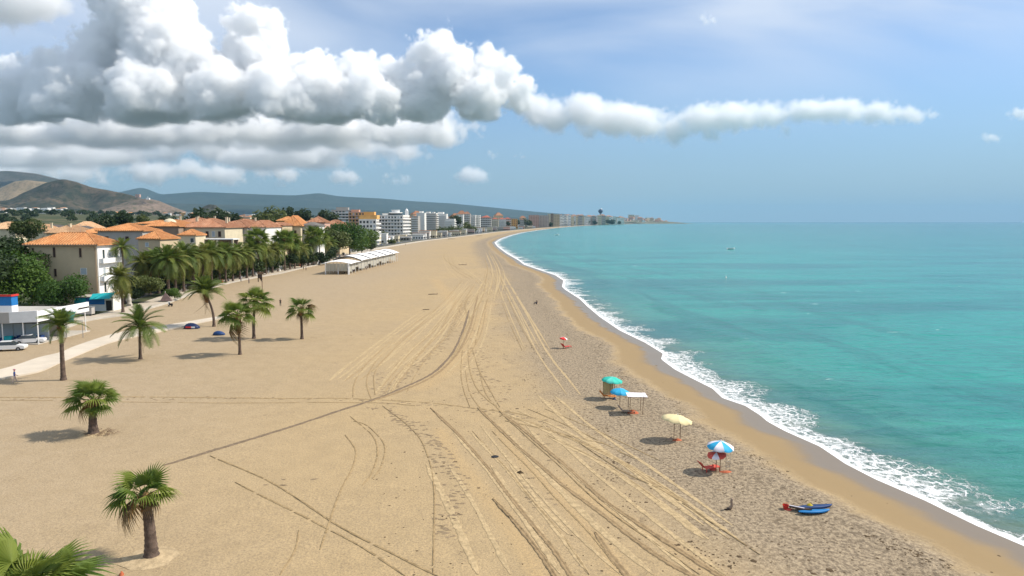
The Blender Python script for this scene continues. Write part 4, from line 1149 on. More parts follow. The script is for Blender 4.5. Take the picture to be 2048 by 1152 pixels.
# --- the cream house above the beach, nearest of all
Yh = 163.0
hs, hw, hh, hd = house('cream plastered house of three floors with ribbed orange tiled roof, nearest to the beach', 58, 192, Yh, 489, 465.5, 9.5, M_BEIGE, M_ROOF, 0, .9, .62,
    [('f', .06, 3.1, .45, 2.2, 'd'), ('f', .375, 2.9, .50, 2.2, 'd'), ('f', .765, 2.9, .45, 2.0, 'd'), ('f', .375, 7.4, .50, 1.7, 'd'), ('f', .80, 6.9, 1.35, 1.35, 'p'), ('f', .755, 11.6, .55, 1.7, 'd')])
wb = MB(); wb.box(hw / 2 + .004, hw / 2 + .22, 0.15, hd - .15, 2.9, hh - .3); sw = part('sunlit_wall_panel', wb, M_WHITE, hs)  # sunlit brightness of this side put into its white colour
sw['label'] = 'white panel giving the wall facing the sea its sunlit look'
for k, z in enumerate((hh - 3.6, hh - 7.8, hh - 11.4)):
    for j, (yy, w_, h_) in enumerate(((.26, .8, 2.3), (.52, .9, 1.5), (.80, .8, 1.5))):
        if k == 2 and j == 2: continue
        window(hs, hw / 2 + .226, yy * hd, z + (0 if j == 0 else .7), w_, h_, PI / 2, M_WHITE, M_GLASS if (j + k) % 2 == 0 else M_GLASS2, 'sea%d' % ((j + k) % 2))
for k, z in enumerate((hh - 4.3, hh - 8.5)):   # balconies on the seaward side
    b = MB(); b.box(.23, 1.25, .6, hd - .5, -.16, 0); b.box(1.15, 1.25, .6, hd - .5, .003, 1.0); b.box(.23, 1.147, .6, .7, .003, 1.0); b.box(.23, 1.147, hd - .6, hd - .5, .003, 1.0)
    part('balcony', b, M_WHITE, hs, loc=(hw / 2, 0, z))
b = MB(); b.box(-hw / 2 - .05, hw / 2 + 1.3, -.35, hd, 2.62, 2.86); part('floor_band', b, M_OCHRE, hs)

b = MB(); b.tube([(-hw/2 - .9, -.95, 0), (hw/2 + .9, -.95, 0)], .09, 6); part('gutter', b, M_BROWN, hs, loc=(0, 0, hh - .12))
for x in (-hw/2 + .25, hw/2 - .25):
    b = MB(); b.tube([(x, -.85, hh - .2), (x, -.1, hh - .9), (x, -.1, 2.9)], .06, 6); part('downpipe', b, M_BROWN, hs)
for x, z in ((hw*.18, 5.2), (-hw*.30, 8.6)):
    b = MB(); b.box(x-.45, x+.45, -.40, -.006, z, z+.65); b.lathe([(.02, .41), (.25, .41)], 12, M=Matrix.Translation((x, 0, z+.33)) @ Matrix.Rotation(PI/2, 4, 'X')); part('air_conditioner', b, M_WHITE, hs)
b = MB(); b.tube([(0,0,-.4),(0,0,2.2)], .03, 5); b.tube([(-.6,0,2.1),(.6,0,2.1)], .02, 4); b.tube([(-.45,0,1.8),(.45,0,1.8)], .02, 4); part('aerial', b, M_STEEL, hs, loc=(1.5, hd/2, hh + 2.6))
# --- the tiled houses behind the palms
house('large grey walled house with two toned orange hipped roof right of the cream house', 200, 284, 232, 461.5, 447, 16, M_GREYR, M_ROOF, .12, .6, .6, [('f', .2, 3.2, 1.0, 1.3, 'd'), ('f', .65, 3.2, 1.0, 1.3, 'd')])
house('low house with steep bright orange roof between the grey walled house and the palms', 276, 322, 215, 477.5, 462, 10, M_BEIGE, M_ROOF, -.1, .5, .55, [('f', .4, 2.4, 1.0, 1.2, 'p')])
house('long beige walled house under a broad orange roof with a pale dome on it', 292, 358, 262, 452.5, 440, 22, M_BROWN, M_ROOF, .05, .6, .65, [('f', .85, 5, 2.0, 1.6, 'p')])
house('small annex with bright orange lean roof beside the long beige walled house', 358, 392, 243, 470, 459, 8, M_CREAM, M_ROOF, 0, .4, .55, [('f', .8, 2.5, 1.2, 1.4, 'g')])
house('cream house with weathered orange roof and row of tall windows behind the palm row', 364, 450, 268, 454.5, 437, 22, M_CREAM, M_ROOF2, .06, .7, .65, [('f', x, 3.6, 1.0, 2.0, p) for x, p in ((.28, 'd'), (.44, 'g'), (.60, 'd'), (.74, 'p'), (.88, 'd'))], chimney=[(-5, 8), (6, 9)])
house('house with pale grey and white walls under a weathered red roof behind the palms', 452, 496, 290, 454.5, 440, 20, M_GREYR, M_ROOF2, .06, .6, .65, [('f', .18, 3.8, 1.0, 2.0, 'd'), ('f', .40, 3.8, 2.2, 2.0, 'g'), ('f', .62, 3.8, 1.0, 2.0, 'd')])
house('white walled house wing joined to the weathered red roofed row', 497, 532, 292, 454, 441, 18, M_RENDER, M_ROOF2, -.04, .5, .65, [('f', .25, 3.6, .8, 1.9, 'd'), ('f', .60, 3.6, .8, 1.9, 'p'), ('f', .85, 3.6, .8, 1.9, 'd')])
house('beige house with flat eaves between the weathered red roofs and the orange gabled house', 536, 566, 310, 450.5, 445, 16, M_BEIGE, M_ROOF2, 0, .5, .65, [('f', .8, 3.0, 1.0, 1.6, 'd')])
house('tall orange roofed house with a grey lower roof behind the palm row', 566, 602, 325, 451.5, 431.5, 20, M_CREAM, M_ROOF, .1, .9, .7, [('f', .3, 4, 1.1, 1.8, 'g'), ('f', .7, 4, 1.1, 1.8, 'd')])
house('white fronted house with thin flat canopy right of the tall orange roofed house', 602, 634, 330, 451, 444, 14, M_RENDER, M_ROOFG, 0, .7, 0, [('f', .2, 4, 1.0, 2.0, 'g'), ('f', .5, 4, 1.0, 2.0, 'd'), ('f', .8, 4, 1.0, 2.0, 'g')])
house('reddish roofed house with white gable tower near the apartment blocks', 616, 650, 400, 444.5, 434, 20, M_PINK, M_ROOF2, .1, .6, .8, [('f', .3, 3, 1.2, 1.6, 'd'), ('f', .7, 3, 1.2, 1.6, 'd')], chimney=[(0, 8)])
house('dull red roofed house right beside the spreading trees', 646, 680, 430, 449, 440, 18, M_BEIGE, M_ROOF2, -.1, .6, .8, [('f', .4, 3, 1.2, 1.6, 'd')])
house('wide pale orange roof at the left edge of the village', -30, 30, 330, 458, 444, 18, M_CREAM, M_ROOF3, .15, .6, .7)
house('pale orange roofed house above the small round tree', 22, 62, 345, 457, 445, 16, M_CREAM, M_ROOF3, -.1, .6, .7)
house('pale orange roofed house with a white chimney', 60, 96, 300, 461, 449, 15, M_CREAM, M_ROOF3, .2, .6, .7, chimney=[(3, 6)])
house('house with dark brown weathered roof left of the peach coloured roofs', 88, 120, 330, 459, 450, 15, M_BEIGE, M_ROOFG, .2, .6, .7)
house('peach roofed house showing directly above the ribbed roof of the cream house', 92, 142, 255, 466, 451, 14, M_CREAM, M_ROOF3, -.15, .6, .6, chimney=[(1, 5)])
house('house with maroon weathered roof above the cream house ridge', 136, 164, 270, 462, 452.5, 14, M_BEIGE, M_ROOFG, .1, .6, .6)
house('high peach roofed house standing behind the maroon roof', 146, 178, 330, 456, 443.5, 15, M_CREAM, M_ROOF3, .1, .6, .6)
house('orange roofed house left of the grey walled house', 160, 198, 262, 466, 457, 12, M_CREAM, M_ROOF, 0, .5, .6)
house('broad orange roof right behind the long beige walled house', 270, 340, 320, 447.5, 440.5, 18, M_CREAM, M_ROOF, 0, .6, .7)
house('weathered roof cluster behind the cream house with tall windows', 352, 420, 330, 445, 435.5, 20, M_CREAM, M_ROOF2, .1, .6, .7, chimney=[(-8, 8), (0, 9), (8, 8)])
house('rust coloured roof behind the pale grey and white house', 440, 520, 370, 448, 438, 20, M_CREAM, M_ROOF2, -.05, .6, .7, chimney=[(5, 9), (-9, 8)])
house('small red roofed house among dark trees behind the palm row', 556, 590, 420, 441.5, 433, 14, M_OCHRE, M_ROOF, .1, .6, .8)
b = MB(); b.lathe([(2.6, 0), (2.5, .9), (2.0, 1.7), (1.1, 2.3), (0.02, 2.5)], 18)
q = A(324, 447, 262); tag(part('roof_dome', b, M_CREAM, None, True, loc=(q.x, 268, q.z - .6)), 'pale plaster dome on the broad orange roof of the long beige house', 'dome')
# white canopy terrace on posts in front of the tall windowed house
cp = thing('terrace_canopy', 'thin white terrace canopy on pale posts in front of the tall windowed cream house', 'canopy', (A(430, 480, 250).x, 250, 0))
b = MB(); b.box(-6.5, 6.5, 0, 6, 13.6, 14.0); part('canopy_roof', b, M_WHITE, cp)
for x in (-6.1, -.5, .6, 6.1):
    b = MB(); b.box(x - .3, x + .3, .2, .7, 0, 13.597); part('post', b, M_CREAM, cp)
b = MB(); b.box(-6.0, 6.0, 5.0, 5.8, 0, 13.59); part('back_wall', b, M_BROWN, cp)

# --- apartment blocks
def apartment(label, u0, u1, vt, Y, depth, floors, wall, cols=4, scols=3, balc='f', rz=0.0, base=0.0, pent=None, group=None, bmat=None, roofmat=None, windows=True, hip=False, fh=None):
    x0, x1 = A(u0, 440, Y).x, A(u1, 440, Y).x; w = x1 - x0; xc = (x0 + x1) / 2; top = A(1024, vt, Y).z
    zb = base + (zl(xc, Y) if xc < xp(Y) else .05) - .1
    root = thing('apartment_block', label, 'apartment block', (xc, Y, zb), rz, group)
    H = top - zb; f = H / floors
    b = MB(); b.box(-w/2, w/2, 0, depth, -1, H); part('wall', b, wall, root)
    if hip:
        rf, rb, zt = hip_roof(w, depth, .35, .5); part('roof', rf, roofmat or M_ROOF2, root, loc=(0, 0, H + .23))
    else:
        b = MB()
        for X0, X1, Y0_, Y1_ in ((-w/2 - .15, w/2 + .15, -.15, .25), (-w/2 - .15, w/2 + .15, depth - .25, depth + .15), (-w/2 - .15, -w/2 + .25, .253, depth - .253), (w/2 - .25, w/2 + .15, .253, depth - .253)):
            b.box(X0, X1, Y0_, Y1_, H - .35, H + .8)
        part('parapet', b, bmat or wall, root)
    if pent:
        for k, (a, c, h_) in enumerate(pent):
            b = MB(); b.box((a - .5) * w, (c - .5) * w, depth * .25, depth * .8, H, H + h_); b.box((a - .5) * w - .3, (c - .5) * w + .3, depth * .25 - .3, depth * .8 + .3, H + h_ + .003, H + h_ + .35); part('penthouse', b, bmat or wall, root)
    near = Y < 1450
    wf = MB()
    for k in range(floors):
        z = k * f
        for c in range(cols):
            x = -w/2 + (c + .5) * w / cols; ww = w / cols * (.58 if near else .40); wh = f * .52
            if near: window(root, x, -.01, z + f * .26, round(ww, 1), round(wh, 1), 0, wall, M_GLASS if (c * 7 + k * 3) % 4 else M_GLASS2, 'a%d%s' % ((c * 7 + k * 3) % 4 == 0, wall.name), child=Y < 950)
            else: wf.box(x - ww/2, x + ww/2, -.05, .1, z + f * .30, z + f * .68)
        for c in range(scols):
            y = (c + .5) * depth / scols; ww = depth / scols * .5; wh = f * .5
            if near: window(root, w/2 + .01, y, z + f * .26, round(ww, 1), round(wh, 1), PI/2, wall, M_GLASS, 'a0' + wall.name, child=Y < 950)
            else: wf.box(w/2 - .1, w/2 + .05, y - ww/2, y + ww/2, z + f * .30, z + f * .68)
        if k and balc:
            b = MB()
            if 'f' in balc: b.box(-w/2 - .1, w/2 + .1, -1.6, -.17, z - .12, z + .10); b.box(-w/2 - .1, w/2 + .1, -1.7, -1.603, z - .12, z + min(1.1, f * .30))
            if 's' in balc: b.box(w/2 + .17, w/2 + 1.6, .1, depth - .1, z - .12, z + .10); b.box(w/2 + 1.603, w/2 + 1.7, .1, depth - .1, z - .12, z + min(1.1, f * .30))
            part('balcony', b, bmat or M_WHITE, root)
    if wf.v: tag(part('windows', wf, M_DARK, root), kind='stuff')
    return root, w, H
apartment('grey and white stepped tower highest at the left end of the apartment row', 664, 704, 421, 900, 26, 9, M_GREYR, 6, 4, 'f', .15, pent=[(.2, .8, 4)])
apartment('terracotta and ochre block with stacked terraces behind the spreading trees', 698, 736, 425, 800, 24, 8, M_OCHRE, 6, 4, 'fs', .1, bmat=M_PINK, pent=[(.1, .5, 3)])
apartment('white block with bright ochre top floors beside the spreading trees', 718, 752, 440, 600, 18, 6, M_RENDER, 5, 4, 's', .05)
q = A(735, 440, 600); b = MB(); b.box(-7.6, 7.6, 2, 15, 0, 3.4); b.box(-4, 5, 4, 12, 3.403, 6.2); tag(part('rooftop_storey', b, M_OCHRE, None, loc=(q.x, 600, q.z + .81)), 'bright ochre top storey on the white block by the spreading trees', 'rooftop storey')
bd, bw, bh = apartment('big white seafront block with six continuous balcony bands and a round penthouse', 757, 806, 431.5, 815, 46, 7, M_RENDER, 8, 7, 'fs', -.02, pent=[(.08, .30, 2.5)])
b = MB(); b.lathe([(7.5, 0), (7.5, 3.6)], 28); part('round_penthouse', b, M_RENDER, bd, loc=(2.5, 18, bh))
b = MB(); b.lathe([(8.3, 3.603), (8.3, 4.0), (7.0, 4.2), (4.6, 4.2)], 28); b.lathe([(4.6, 4.2), (4.6, 6.6), (5.4, 6.6), (5.4, 7.0), (.05, 7.1)], 24); part('penthouse_roof', b, M_WHITE, bd, loc=(2.5, 18, bh))
b = MB(); b.lathe([(7.53, .9), (7.53, 2.9)], 28); part('penthouse_glazing', b, M_GLASS, bd, loc=(2.5, 18, bh))
# turret with dome at its right end
b = MB(); b.box(-1.7, 1.7, -1.7, 1.7, -3, 5.0); b.lathe([(1.9, 5.003), (1.9, 5.3), (1.6, 6.2), (1.0, 7.1), (.1, 7.6), (.08, 9.0), (.01, 9.2)], 14); part('dome_turret', b, M_WHITE, bd, loc=(bw / 2 - 2, 38, bh + 1.2))
apartment('narrow shaded block with dark balconies right of the big white seafront block', 823, 836, 433, 1080, 26, 8, M_GREYR, 3, 3, 'f')
apartment('plain white tower with narrow windows right of the dome turret block', 833, 849, 426.5, 1130, 24, 10, M_RENDER, 4, 4, '', pent=[(.3, .7, 3)])
apartment('grey white block full of small terraces right of the white tower', 849, 872, 427, 1250, 34, 9, M_GREYR, 6, 3, 'fs', bmat=M_RENDER, pent=[(.1, .4, 3), (.6, .8, 2.5)])
apartment('stepped white block with a white dome on top beside the park trees', 870, 893, 428.5, 1330, 30, 9, M_RENDER, 5, 4, 'f', pent=[(.2, .7, 4)])
apartment('lower white terraced block in front of the park trees', 890, 909, 438.5, 1240, 22, 6, M_RENDER, 4, 3, 'fs')
M_ROOFR = plain('dull_red_tiles', (.36, .10, .065), .9, .2, .5)
FB = [ # label bits, u0,u1,vt,Y,depth,floors,wall, cols, hip
 ('pale block right of the round green treetops', 913,926,430,1500,30,8,M_RENDER,4,0), ('cream block with pale stair tower', 926,940,428.5,1560,30,9,M_GREYR,4,0), ('greyish white slab beyond the park trees', 940,951,430.5,1620,30,8,M_RENDER,4,0),
 ('white slab ending the row of tall blocks', 951,960,431,1650,30,8,M_RENDER,3,0), ('grey block with bright red gable roof', 961,982,435,1760,34,6,M_GREYR,6,1), ('cream gabled block right of the red roofed grey block', 983,997,438,1850,30,5,M_CREAM,4,1),
 ('low white block with red roofs', 996,1012,438.5,1980,30,5,M_RENDER,4,1), ('white block under a row of red gables', 1008,1022,437.5,2050,30,5,M_PINK,4,1), ('peach coloured block beside the dark trees', 1023,1035,438,2100,30,5,M_OCHRE,3,0),
 ('small grey house amid the dark seaside trees', 1040,1048,439,2250,26,4,M_GREYR,2,1), ('slim cream block amid the dark seaside trees', 1050,1054,438,2300,26,4,M_CREAM,2,0), ('large pinkish white block at the head of the bay', 1058,1078,430.5,2450,60,9,M_PINK,6,0),
 ('large grey white block next to the pinkish one at the head of the bay', 1079,1098,431,2520,60,9,M_GREYR,6,0), ('narrow cream tower right of the large grey white block', 1096,1101,428.5,2600,30,9,M_CREAM,2,0), ('dark brown tower with a small white cap', 1102,1107,427.5,2750,30,9,M_BROWN,2,0),
 ('brown block with many terraces', 1107,1119,429,2850,50,8,M_BEIGE,4,0),

]
for lb, u0, u1, vt, Y, dp, fl, wm, co, hp in FB:
    apartment(lb, u0, u1, vt, Y, dp, fl, wm, co, 3, 'f' if Y < 2100 else '', hip=bool(hp), roofmat=M_ROOFR if 'red' in lb else M_ROOF2)
_r = random.Random(41)
_bb = [M_RENDER, M_CREAM, M_RENDER, M_GREYR, M_PINK, M_WHITE, M_CREAM]
for i in range(34):   # the unbroken row of pale blocks round the head of the bay
    u = 1104 + i * 4.2 + _r.uniform(-1, 1); wpx = _r.uniform(4, 7.5); t = i / 33
    apartment('pale apartment block around the head of the bay', u, u + wpx, np.interp(u, [1104, 1150, 1200, 1245], [430, 431.5, 432, 435]) + _r.uniform(-1.2, 3.2), 2800 + 2500 * t + _r.uniform(-100, 250), _r.uniform(30, 50), _r.choice([4, 5, 6]), _bb[_r.randrange(7)], 3, 2, '', hip=_r.random() < .35, group='pale blocks around the head of the bay')
for i in range(44):   # low buildings right behind the promenade
    u = 745 + 330 * i / 44 + _r.uniform(-3, 3); vb = np.interp(u, [745, 850, 950, 1000, 1075], [497, 479, 467, 461.5, 455.5]); q = G(u, vb, .1); Y = q.y
    x = float(xp(Y)) - _r.uniform(24, 34); w = _r.uniform(10, 22); h = _r.uniform(4, 9)
    b = MB(); b.box(-w/2, w/2, 0, 9, -1, h); b.box(-w/2 - .3, w/2 + .3, -.3, 9.3, h + .003, h + .5, 1)
    for k in range(int(w / 3)): b.box(-w/2 + 1 + k * 3, -w/2 + 2.6 + k * 3, -.06, .1, .8, 2.6, 2)
    for k in range(3): b.box(w/2 - .1, w/2 + .06, 1 + k * 3, 2.7 + k * 3, .8, 2.6, 2)
    if i % 3 == 0: b.box(-w/2, w/2, -2.4, -.31, 2.9, 3.05, 3)
    o = put('seafront_shop', b.mesh('seafront_shop', [_bb[_r.randrange(7)], _r.choice([M_CONC, M_ROOF2, M_WHITE]), M_DARK, _r.choice([M_CANV, M_RUST, M_TEAL])]), None, (x, Y, zl(x, Y)))
    tag(o, 'low seafront shop standing between the promenade and the apartment blocks', 'shop', 'low shops along the seafront')
for lb, u0, u1, vt, vb in [('wide cream block, left one of the pale pair on the headland', 1258,1268,429.5,440), ('bright white block, right one of the pale pair on the headland', 1270,1278,430.5,440)]:
    Y = 7600; bs = A(1024, vb, Y).z
    apartment(lb, u0, u1, vt, Y, 60, 5, M_CREAM if 'cream' in lb else M_WHITE, 4, 2, '', base=bs)
def small_house_mesh(w, d, h, wall, roof, flat, name='town_house'):
    b = MB(); b.box(-w/2, w/2, -d/2, d/2, -3, h)
    if flat: b.box(-w/2 - .2, w/2 + .2, -d/2 - .2, d/2 + .2, h + .003, h + .7)
    else:
        o = .5; n = len(b.v)
        b.add([(-w/2-o,-d/2-o,h), (w/2+o,-d/2-o,h), (w/2+o,d/2+o,h), (-w/2-o,d/2+o,h), (-w/2+d/2,0,h+d*.22), (w/2-d/2,0,h+d*.22)], [(0,1,5,4),(1,2,5),(2,3,4,5),(3,0,4),(0,3,2,1)], 1)
    for x in np.linspace(-w/2, w/2, 5)[1:-1]:
        for z in np.arange(1.2, h - 1.5, 3.0): b.box(x - .6, x + .6, -d/2 - .06, -d/2 + .1, z, z + 1.4, 2)
    for y in np.linspace(-d/2, d/2, 4)[1:-1]:
        for z in np.arange(1.2, h - 1.5, 3.0): b.box(w/2 - .1, w/2 + .06, y - .6, y + .6, z, z + 1.4, 2)
    return b.mesh(name, [wall, roof, M_DARK])
FH = {'white': [small_house_mesh(14, 10, 7, M_RENDER, M_ROOF3, 1), small_house_mesh(18, 12, 10, M_WHITE, M_ROOF3, 1), small_house_mesh(12, 9, 6.5, M_RENDER, M_ROOF, 0)],
      'orange': [small_house_mesh(15, 11, 6.5, M_CREAM, M_ROOF, 0), small_house_mesh(18, 12, 7, M_CREAM, M_ROOF2, 0), small_house_mesh(13, 10, 9, M_OCHRE, M_ROOF3, 0)],
      'brown': [small_house_mesh(24, 18, 14, M_BEIGE, M_ROOF2, 0), small_house_mesh(20, 18, 12, M_CREAM, M_ROOFG, 1), small_house_mesh(28, 18, 11, M_PINK, M_ROOF2, 0)]}
def far_house(kind, u, Y, label, group, z=None, rz=None, sc=1.0):
    x = (u - 1024) / FPX * Y
    o = put('town_house', FH[kind][_r.randrange(3)], None, (x, Y, zl(x, Y) if z is None else z), (0, 0, _r.uniform(-.5, .5) if rz is None else rz), sc)
    return tag(o, label, 'house', group)
for i in range(60):
    u = _r.uniform(345, 690); Y = _r.uniform(900, 2300)
    if (u - 1024) / FPX * Y > xp(Y) - 150: continue
    far_house(_r.choice(['white', 'white', 'orange']), u, Y, 'small pale town house far behind the tiled roofs', 'town houses far behind the tiled roofs', sc=_r.uniform(.9, 1.4))
for i in range(48):
    u = _r.uniform(330, 640); Y = _r.uniform(420, 850)
    if (u - 1024) / FPX * Y > xp(Y) - 110: continue
    far_house('orange', u, Y, 'orange roofed house in the crowded middle of the town', 'orange roofed houses in the middle of the town', sc=_r.uniform(.9, 1.25))
for i in range(24):
    u = _r.uniform(-20, 200); Y = _r.uniform(360, 560)
    far_house('orange', u, Y, 'pale orange roofed house at the back of the village', 'orange roofed houses at the back of the village', sc=_r.uniform(.9, 1.2))
for i in range(60):
    k = i % 4; u0, u1 = ((-10, 24), (27, 70), (74, 100), (105, 135))[k]; u = _r.uniform(u0, u1); Y = 3150 + _r.uniform(-60, 160)
    x = (u - 1024) / FPX * Y; v = _r.uniform(416, 428)
    far_house('white', u, Y, 'white terraced house at the foot of the brown hill', 'white houses at the foot of the brown hill', z=A(u, v, Y).z - 6, rz=_r.uniform(-.15, .15), sc=(1.9, 1.5, 1.35))
for i in range(26):
    u = _r.uniform(140, 420); Y = _r.uniform(2300, 3100); far_house(_r.choice(['white', 'white', 'orange']), u, Y, 'scattered white house on the green plain below the stony hill', 'scattered houses below the stony hill', sc=_r.uniform(.8, 1.3))
for i in range(110):   # the old town along the far shore of the bay
    t = _r.random(); u = 1110 + 222 * t; vb = 446.5 - 1.2 * t; Y = 5000 + 3600 * t + _r.uniform(-300, 300)
    v = np.interp(u, [1110, 1200, 1250, 1300, 1332], [436, 435, 437, 439, 442]) + _r.uniform(0, 5)
    far_house(_r.choice(['white', 'brown', 'brown']), u, Y, 'small pale building of the old town along the far shore', 'old town buildings along the far shore', z=A(u, min(v, 445.2), Y).z - 3, sc=_r.uniform(1.2, 2.0))
for i in range(60):   # second and third rows behind the seafront blocks
    t = _r.random(); u = 760 + 350 * t; Y = 1000 + 1700 * t + _r.uniform(80, 500)
    x = (u - 1024) / FPX * Y
    if x > xp(Y) - 60: continue
    far_house(_r.choice(['white', 'brown', 'white']), u, Y, 'pale building crowded behind the seafront apartment blocks', 'buildings crowded behind the seafront blocks', z=zl(x, Y) + 2, sc=(1.1, 1.2, _r.uniform(1.4, 2.6)))
# red brick house and white mast on the spur of the brown hill
q = A(276, 391, 4300); o = put('hilltop_house', small_house_mesh(26, 16, 14, M_PINK, M_ROOF2, 1, 'hilltop_house'), None, (q.x, q.y, q.z - 8)); tag(o, 'square reddish building alone on the spur of the brown hill', 'house')
q = A(296, 397, 3850); b = MB(); b.box(-9, 9, -5, 5, -6, 3); b.tube([(0, 0, 3), (0, 0, 12)], [1.2, .5], 6); tag(part('hilltop_chapel', b, M_WHITE, None, loc=q), 'tiny white chapel on the top of the stony hill', 'chapel')
q = A(442, 424, 2450); cv = thing('marquee_hall', 'pale blue white hall with pointed tent roof beside the rocky knoll', 'hall', (q.x, q.y, q.z - 14))
b = MB(); b.box(-28, 28, -10, 10, -6, 10); part('wall', b, M_GREYR, cv)
b = MB(); b.add([(-30,-11,10.01), (30,-11,10.01), (30,11,10.01), (-30,11,10.01), (-14,0,19), (0,0,15), (14,0,19)], [(0,1,6,5,4),(2,3,4,5,6),(1,2,6),(3,0,4)]); part('tent_roof', b, M_WHITE, cv)
# water tower with dark ball tank on the far headland
q = A(1201, 428, 6500); wt = thing('water_tower', 'dark ball shaped water tower with a white cap on the far headland', 'water tower', (q.x, q.y, q.z - 30))
b = MB(); b.tube([(0, 0, 0), (0, 0, 36)], [9, 6], 12); part('shaft', b, M_GREYR, wt)
b = MB(); b.lathe([(6, 33), (14, 40), (20, 50), (21, 58), (18, 67), (9, 73), (.1, 75)], 20); part('ball_tank', b, M_NAVY, wt, True)
b = MB(); b.lathe([(7, 69), (8, 76), (5, 81), (.1, 83)], 14); part('white_cap', b, M_WHITE, wt, True, loc=(7, 0, 0))

# ================================================================== BEACH BAR AND KIOSK AT THE LEFT
kx, ky = A(78, 690, 113).x, 113.0
kb = thing('beach_bar', 'white flat roofed beach bar with curved fascia and slim posts at the left edge', 'beach bar', (kx, ky, .05))
rf = MB(); rf.box(-16, 0, .303, 14, 4.35, 4.6); part('roof', rf, M_GREYR, kb)
def fascia(x0, x1, z0a, z0b, z1a, z1b):
    b = MB(); b.add([(x0,0,z0a),(x1,0,z0b),(x1,0,z1b),(x0,0,z1a),(x0,.3,z0a),(x1,.3,z0b),(x1,.3,z1b),(x0,.3,z1a)], [(0,1,2,3),(5,4,7,6),(0,4,5,1),(1,5,6,2),(2,6,7,3),(3,7,4,0)]); return b
part('fascia', fascia(-16, -4.6, 3.3, 3.45, 5.1, 5.25), M_GREYR, kb); part('fascia', fascia(-4.597, 0, 3.5, 3.7, 5.3, 5.55), M_WHITE, kb)
b = MB(); b.box(-.3, 0, .303, 14, 3.7, 5.4); part('side_fascia', b, M_WHITE, kb)
for x, y in ((-.2, .25), (-2.6, .25), (-6, .25), (-11, .25), (-.2, 7), (-.2, 13)):
    b = MB(); b.tube([(x, y, 0), (x, y, 3.8)], .09, 8); part('post', b, M_WHITE, kb)
b = MB(); b.box(-16, -.6, 7.5, 7.8, 0, 4.3); part('back_wall', b, M_GREYR, kb)
for k in range(5):
    b = MB(); b.box(-10.5 + k * 2.0, -8.6 + k * 2.0, 3.5, 3.56, .1, 2.9); part('glass_pane', b, M_GLASS2, kb)
b = MB(); b.box(-16, 0, -.2, 14, -.3, .12); part('floor_slab', b, M_CONC, kb)
sb = thing('sign_box', 'blue and white striped box with red edging on the roof of the beach bar', 'sign box', (kx - 6.2, ky + 3, 4.75))
b = MB(); b.box(-6.5, 0, 0, 1.5, 0, 1.3); part('white_band', b, M_WHITE, sb)
b = MB(); b.box(-6.5, .02, -.02, 1.5, 1.303, 2.85); part('blue_band', b, M_BLUE, sb)
b = MB(); b.box(-6.5, .2, -.2, .15, 2.853, 3.15); b.box(-.1, .2, .153, 1.6, 2.853, 3.15); part('red_edging', b, M_RED, sb)
b = MB(); b.box(-6.5, -.103, .153, 1.6, 2.853, 2.95); part('roof_sheet', b, M_ROOFG, sb)
# curved turquoise and white awning
aw = thing('curved_awning', 'curved awning half white and half turquoise at the right end of the beach bar', 'awning', (kx + .4, ky + 6.5, 3.2))
for k, (mt, z0, z1) in enumerate(((M_TEAL, 0, .5), (M_CANV, .5, 1.0))):
    b = MB(); n = 6; vs = []
    for j in range(n + 1):
        t = z0 + (z1 - z0) * j / n; a = t * PI / 2
        for x in (0, 2.9): vs.append((x, -2.4 * math.cos(a), 2.3 * math.sin(a)))
    b.add(vs, [(2*j, 2*j+1, 2*j+3, 2*j+2) for j in range(n)]); b.add([(x, y, z - .06) for x, y, z in vs], [(2*j, 2*j+2, 2*j+3, 2*j+1) for j in range(n)])
    part('canvas_panel', b, mt, aw)
for x in (0.05, 2.85):
    b = MB(); b.tube([(x, -2.35, 0), (x, 0, -.05), (x, 0, -3.2)], .05, 6); part('bracket', b, M_STEEL, aw)
def crate(label, p, s, mat, group):
    b = MB(); w, d, h = s
    b.box(-w/2, w/2, -d/2, d/2, 0, .06); b.box(-w/2, w/2, -d/2, -d/2+.05, .063, h); b.box(-w/2, w/2, d/2-.05, d/2, .063, h); b.box(-w/2, -w/2+.05, -d/2+.053, d/2-.053, .063, h); b.box(w/2-.05, w/2, -d/2+.053, d/2-.053, .063, h)
    b.box(-w/2-.04, w/2+.04, -d/2-.04, -d/2-.003, h-.1, h+.02)
    return tag(part('crate', b, mat, None, loc=p, rot=(0, 0, random.uniform(-.3, .3))), label, 'crate', group)
for i in range(9):
    crate('blue plastic crate stacked under the beach bar roof', (kx - 1.5 - (i % 5) * 1.5, ky + 1.6 + (i // 5) * .9, .12), (1.1, .8, .75 + .3 * (i % 2)), M_BLUET if i % 3 else M_TEAL, 'crates under the beach bar roof')
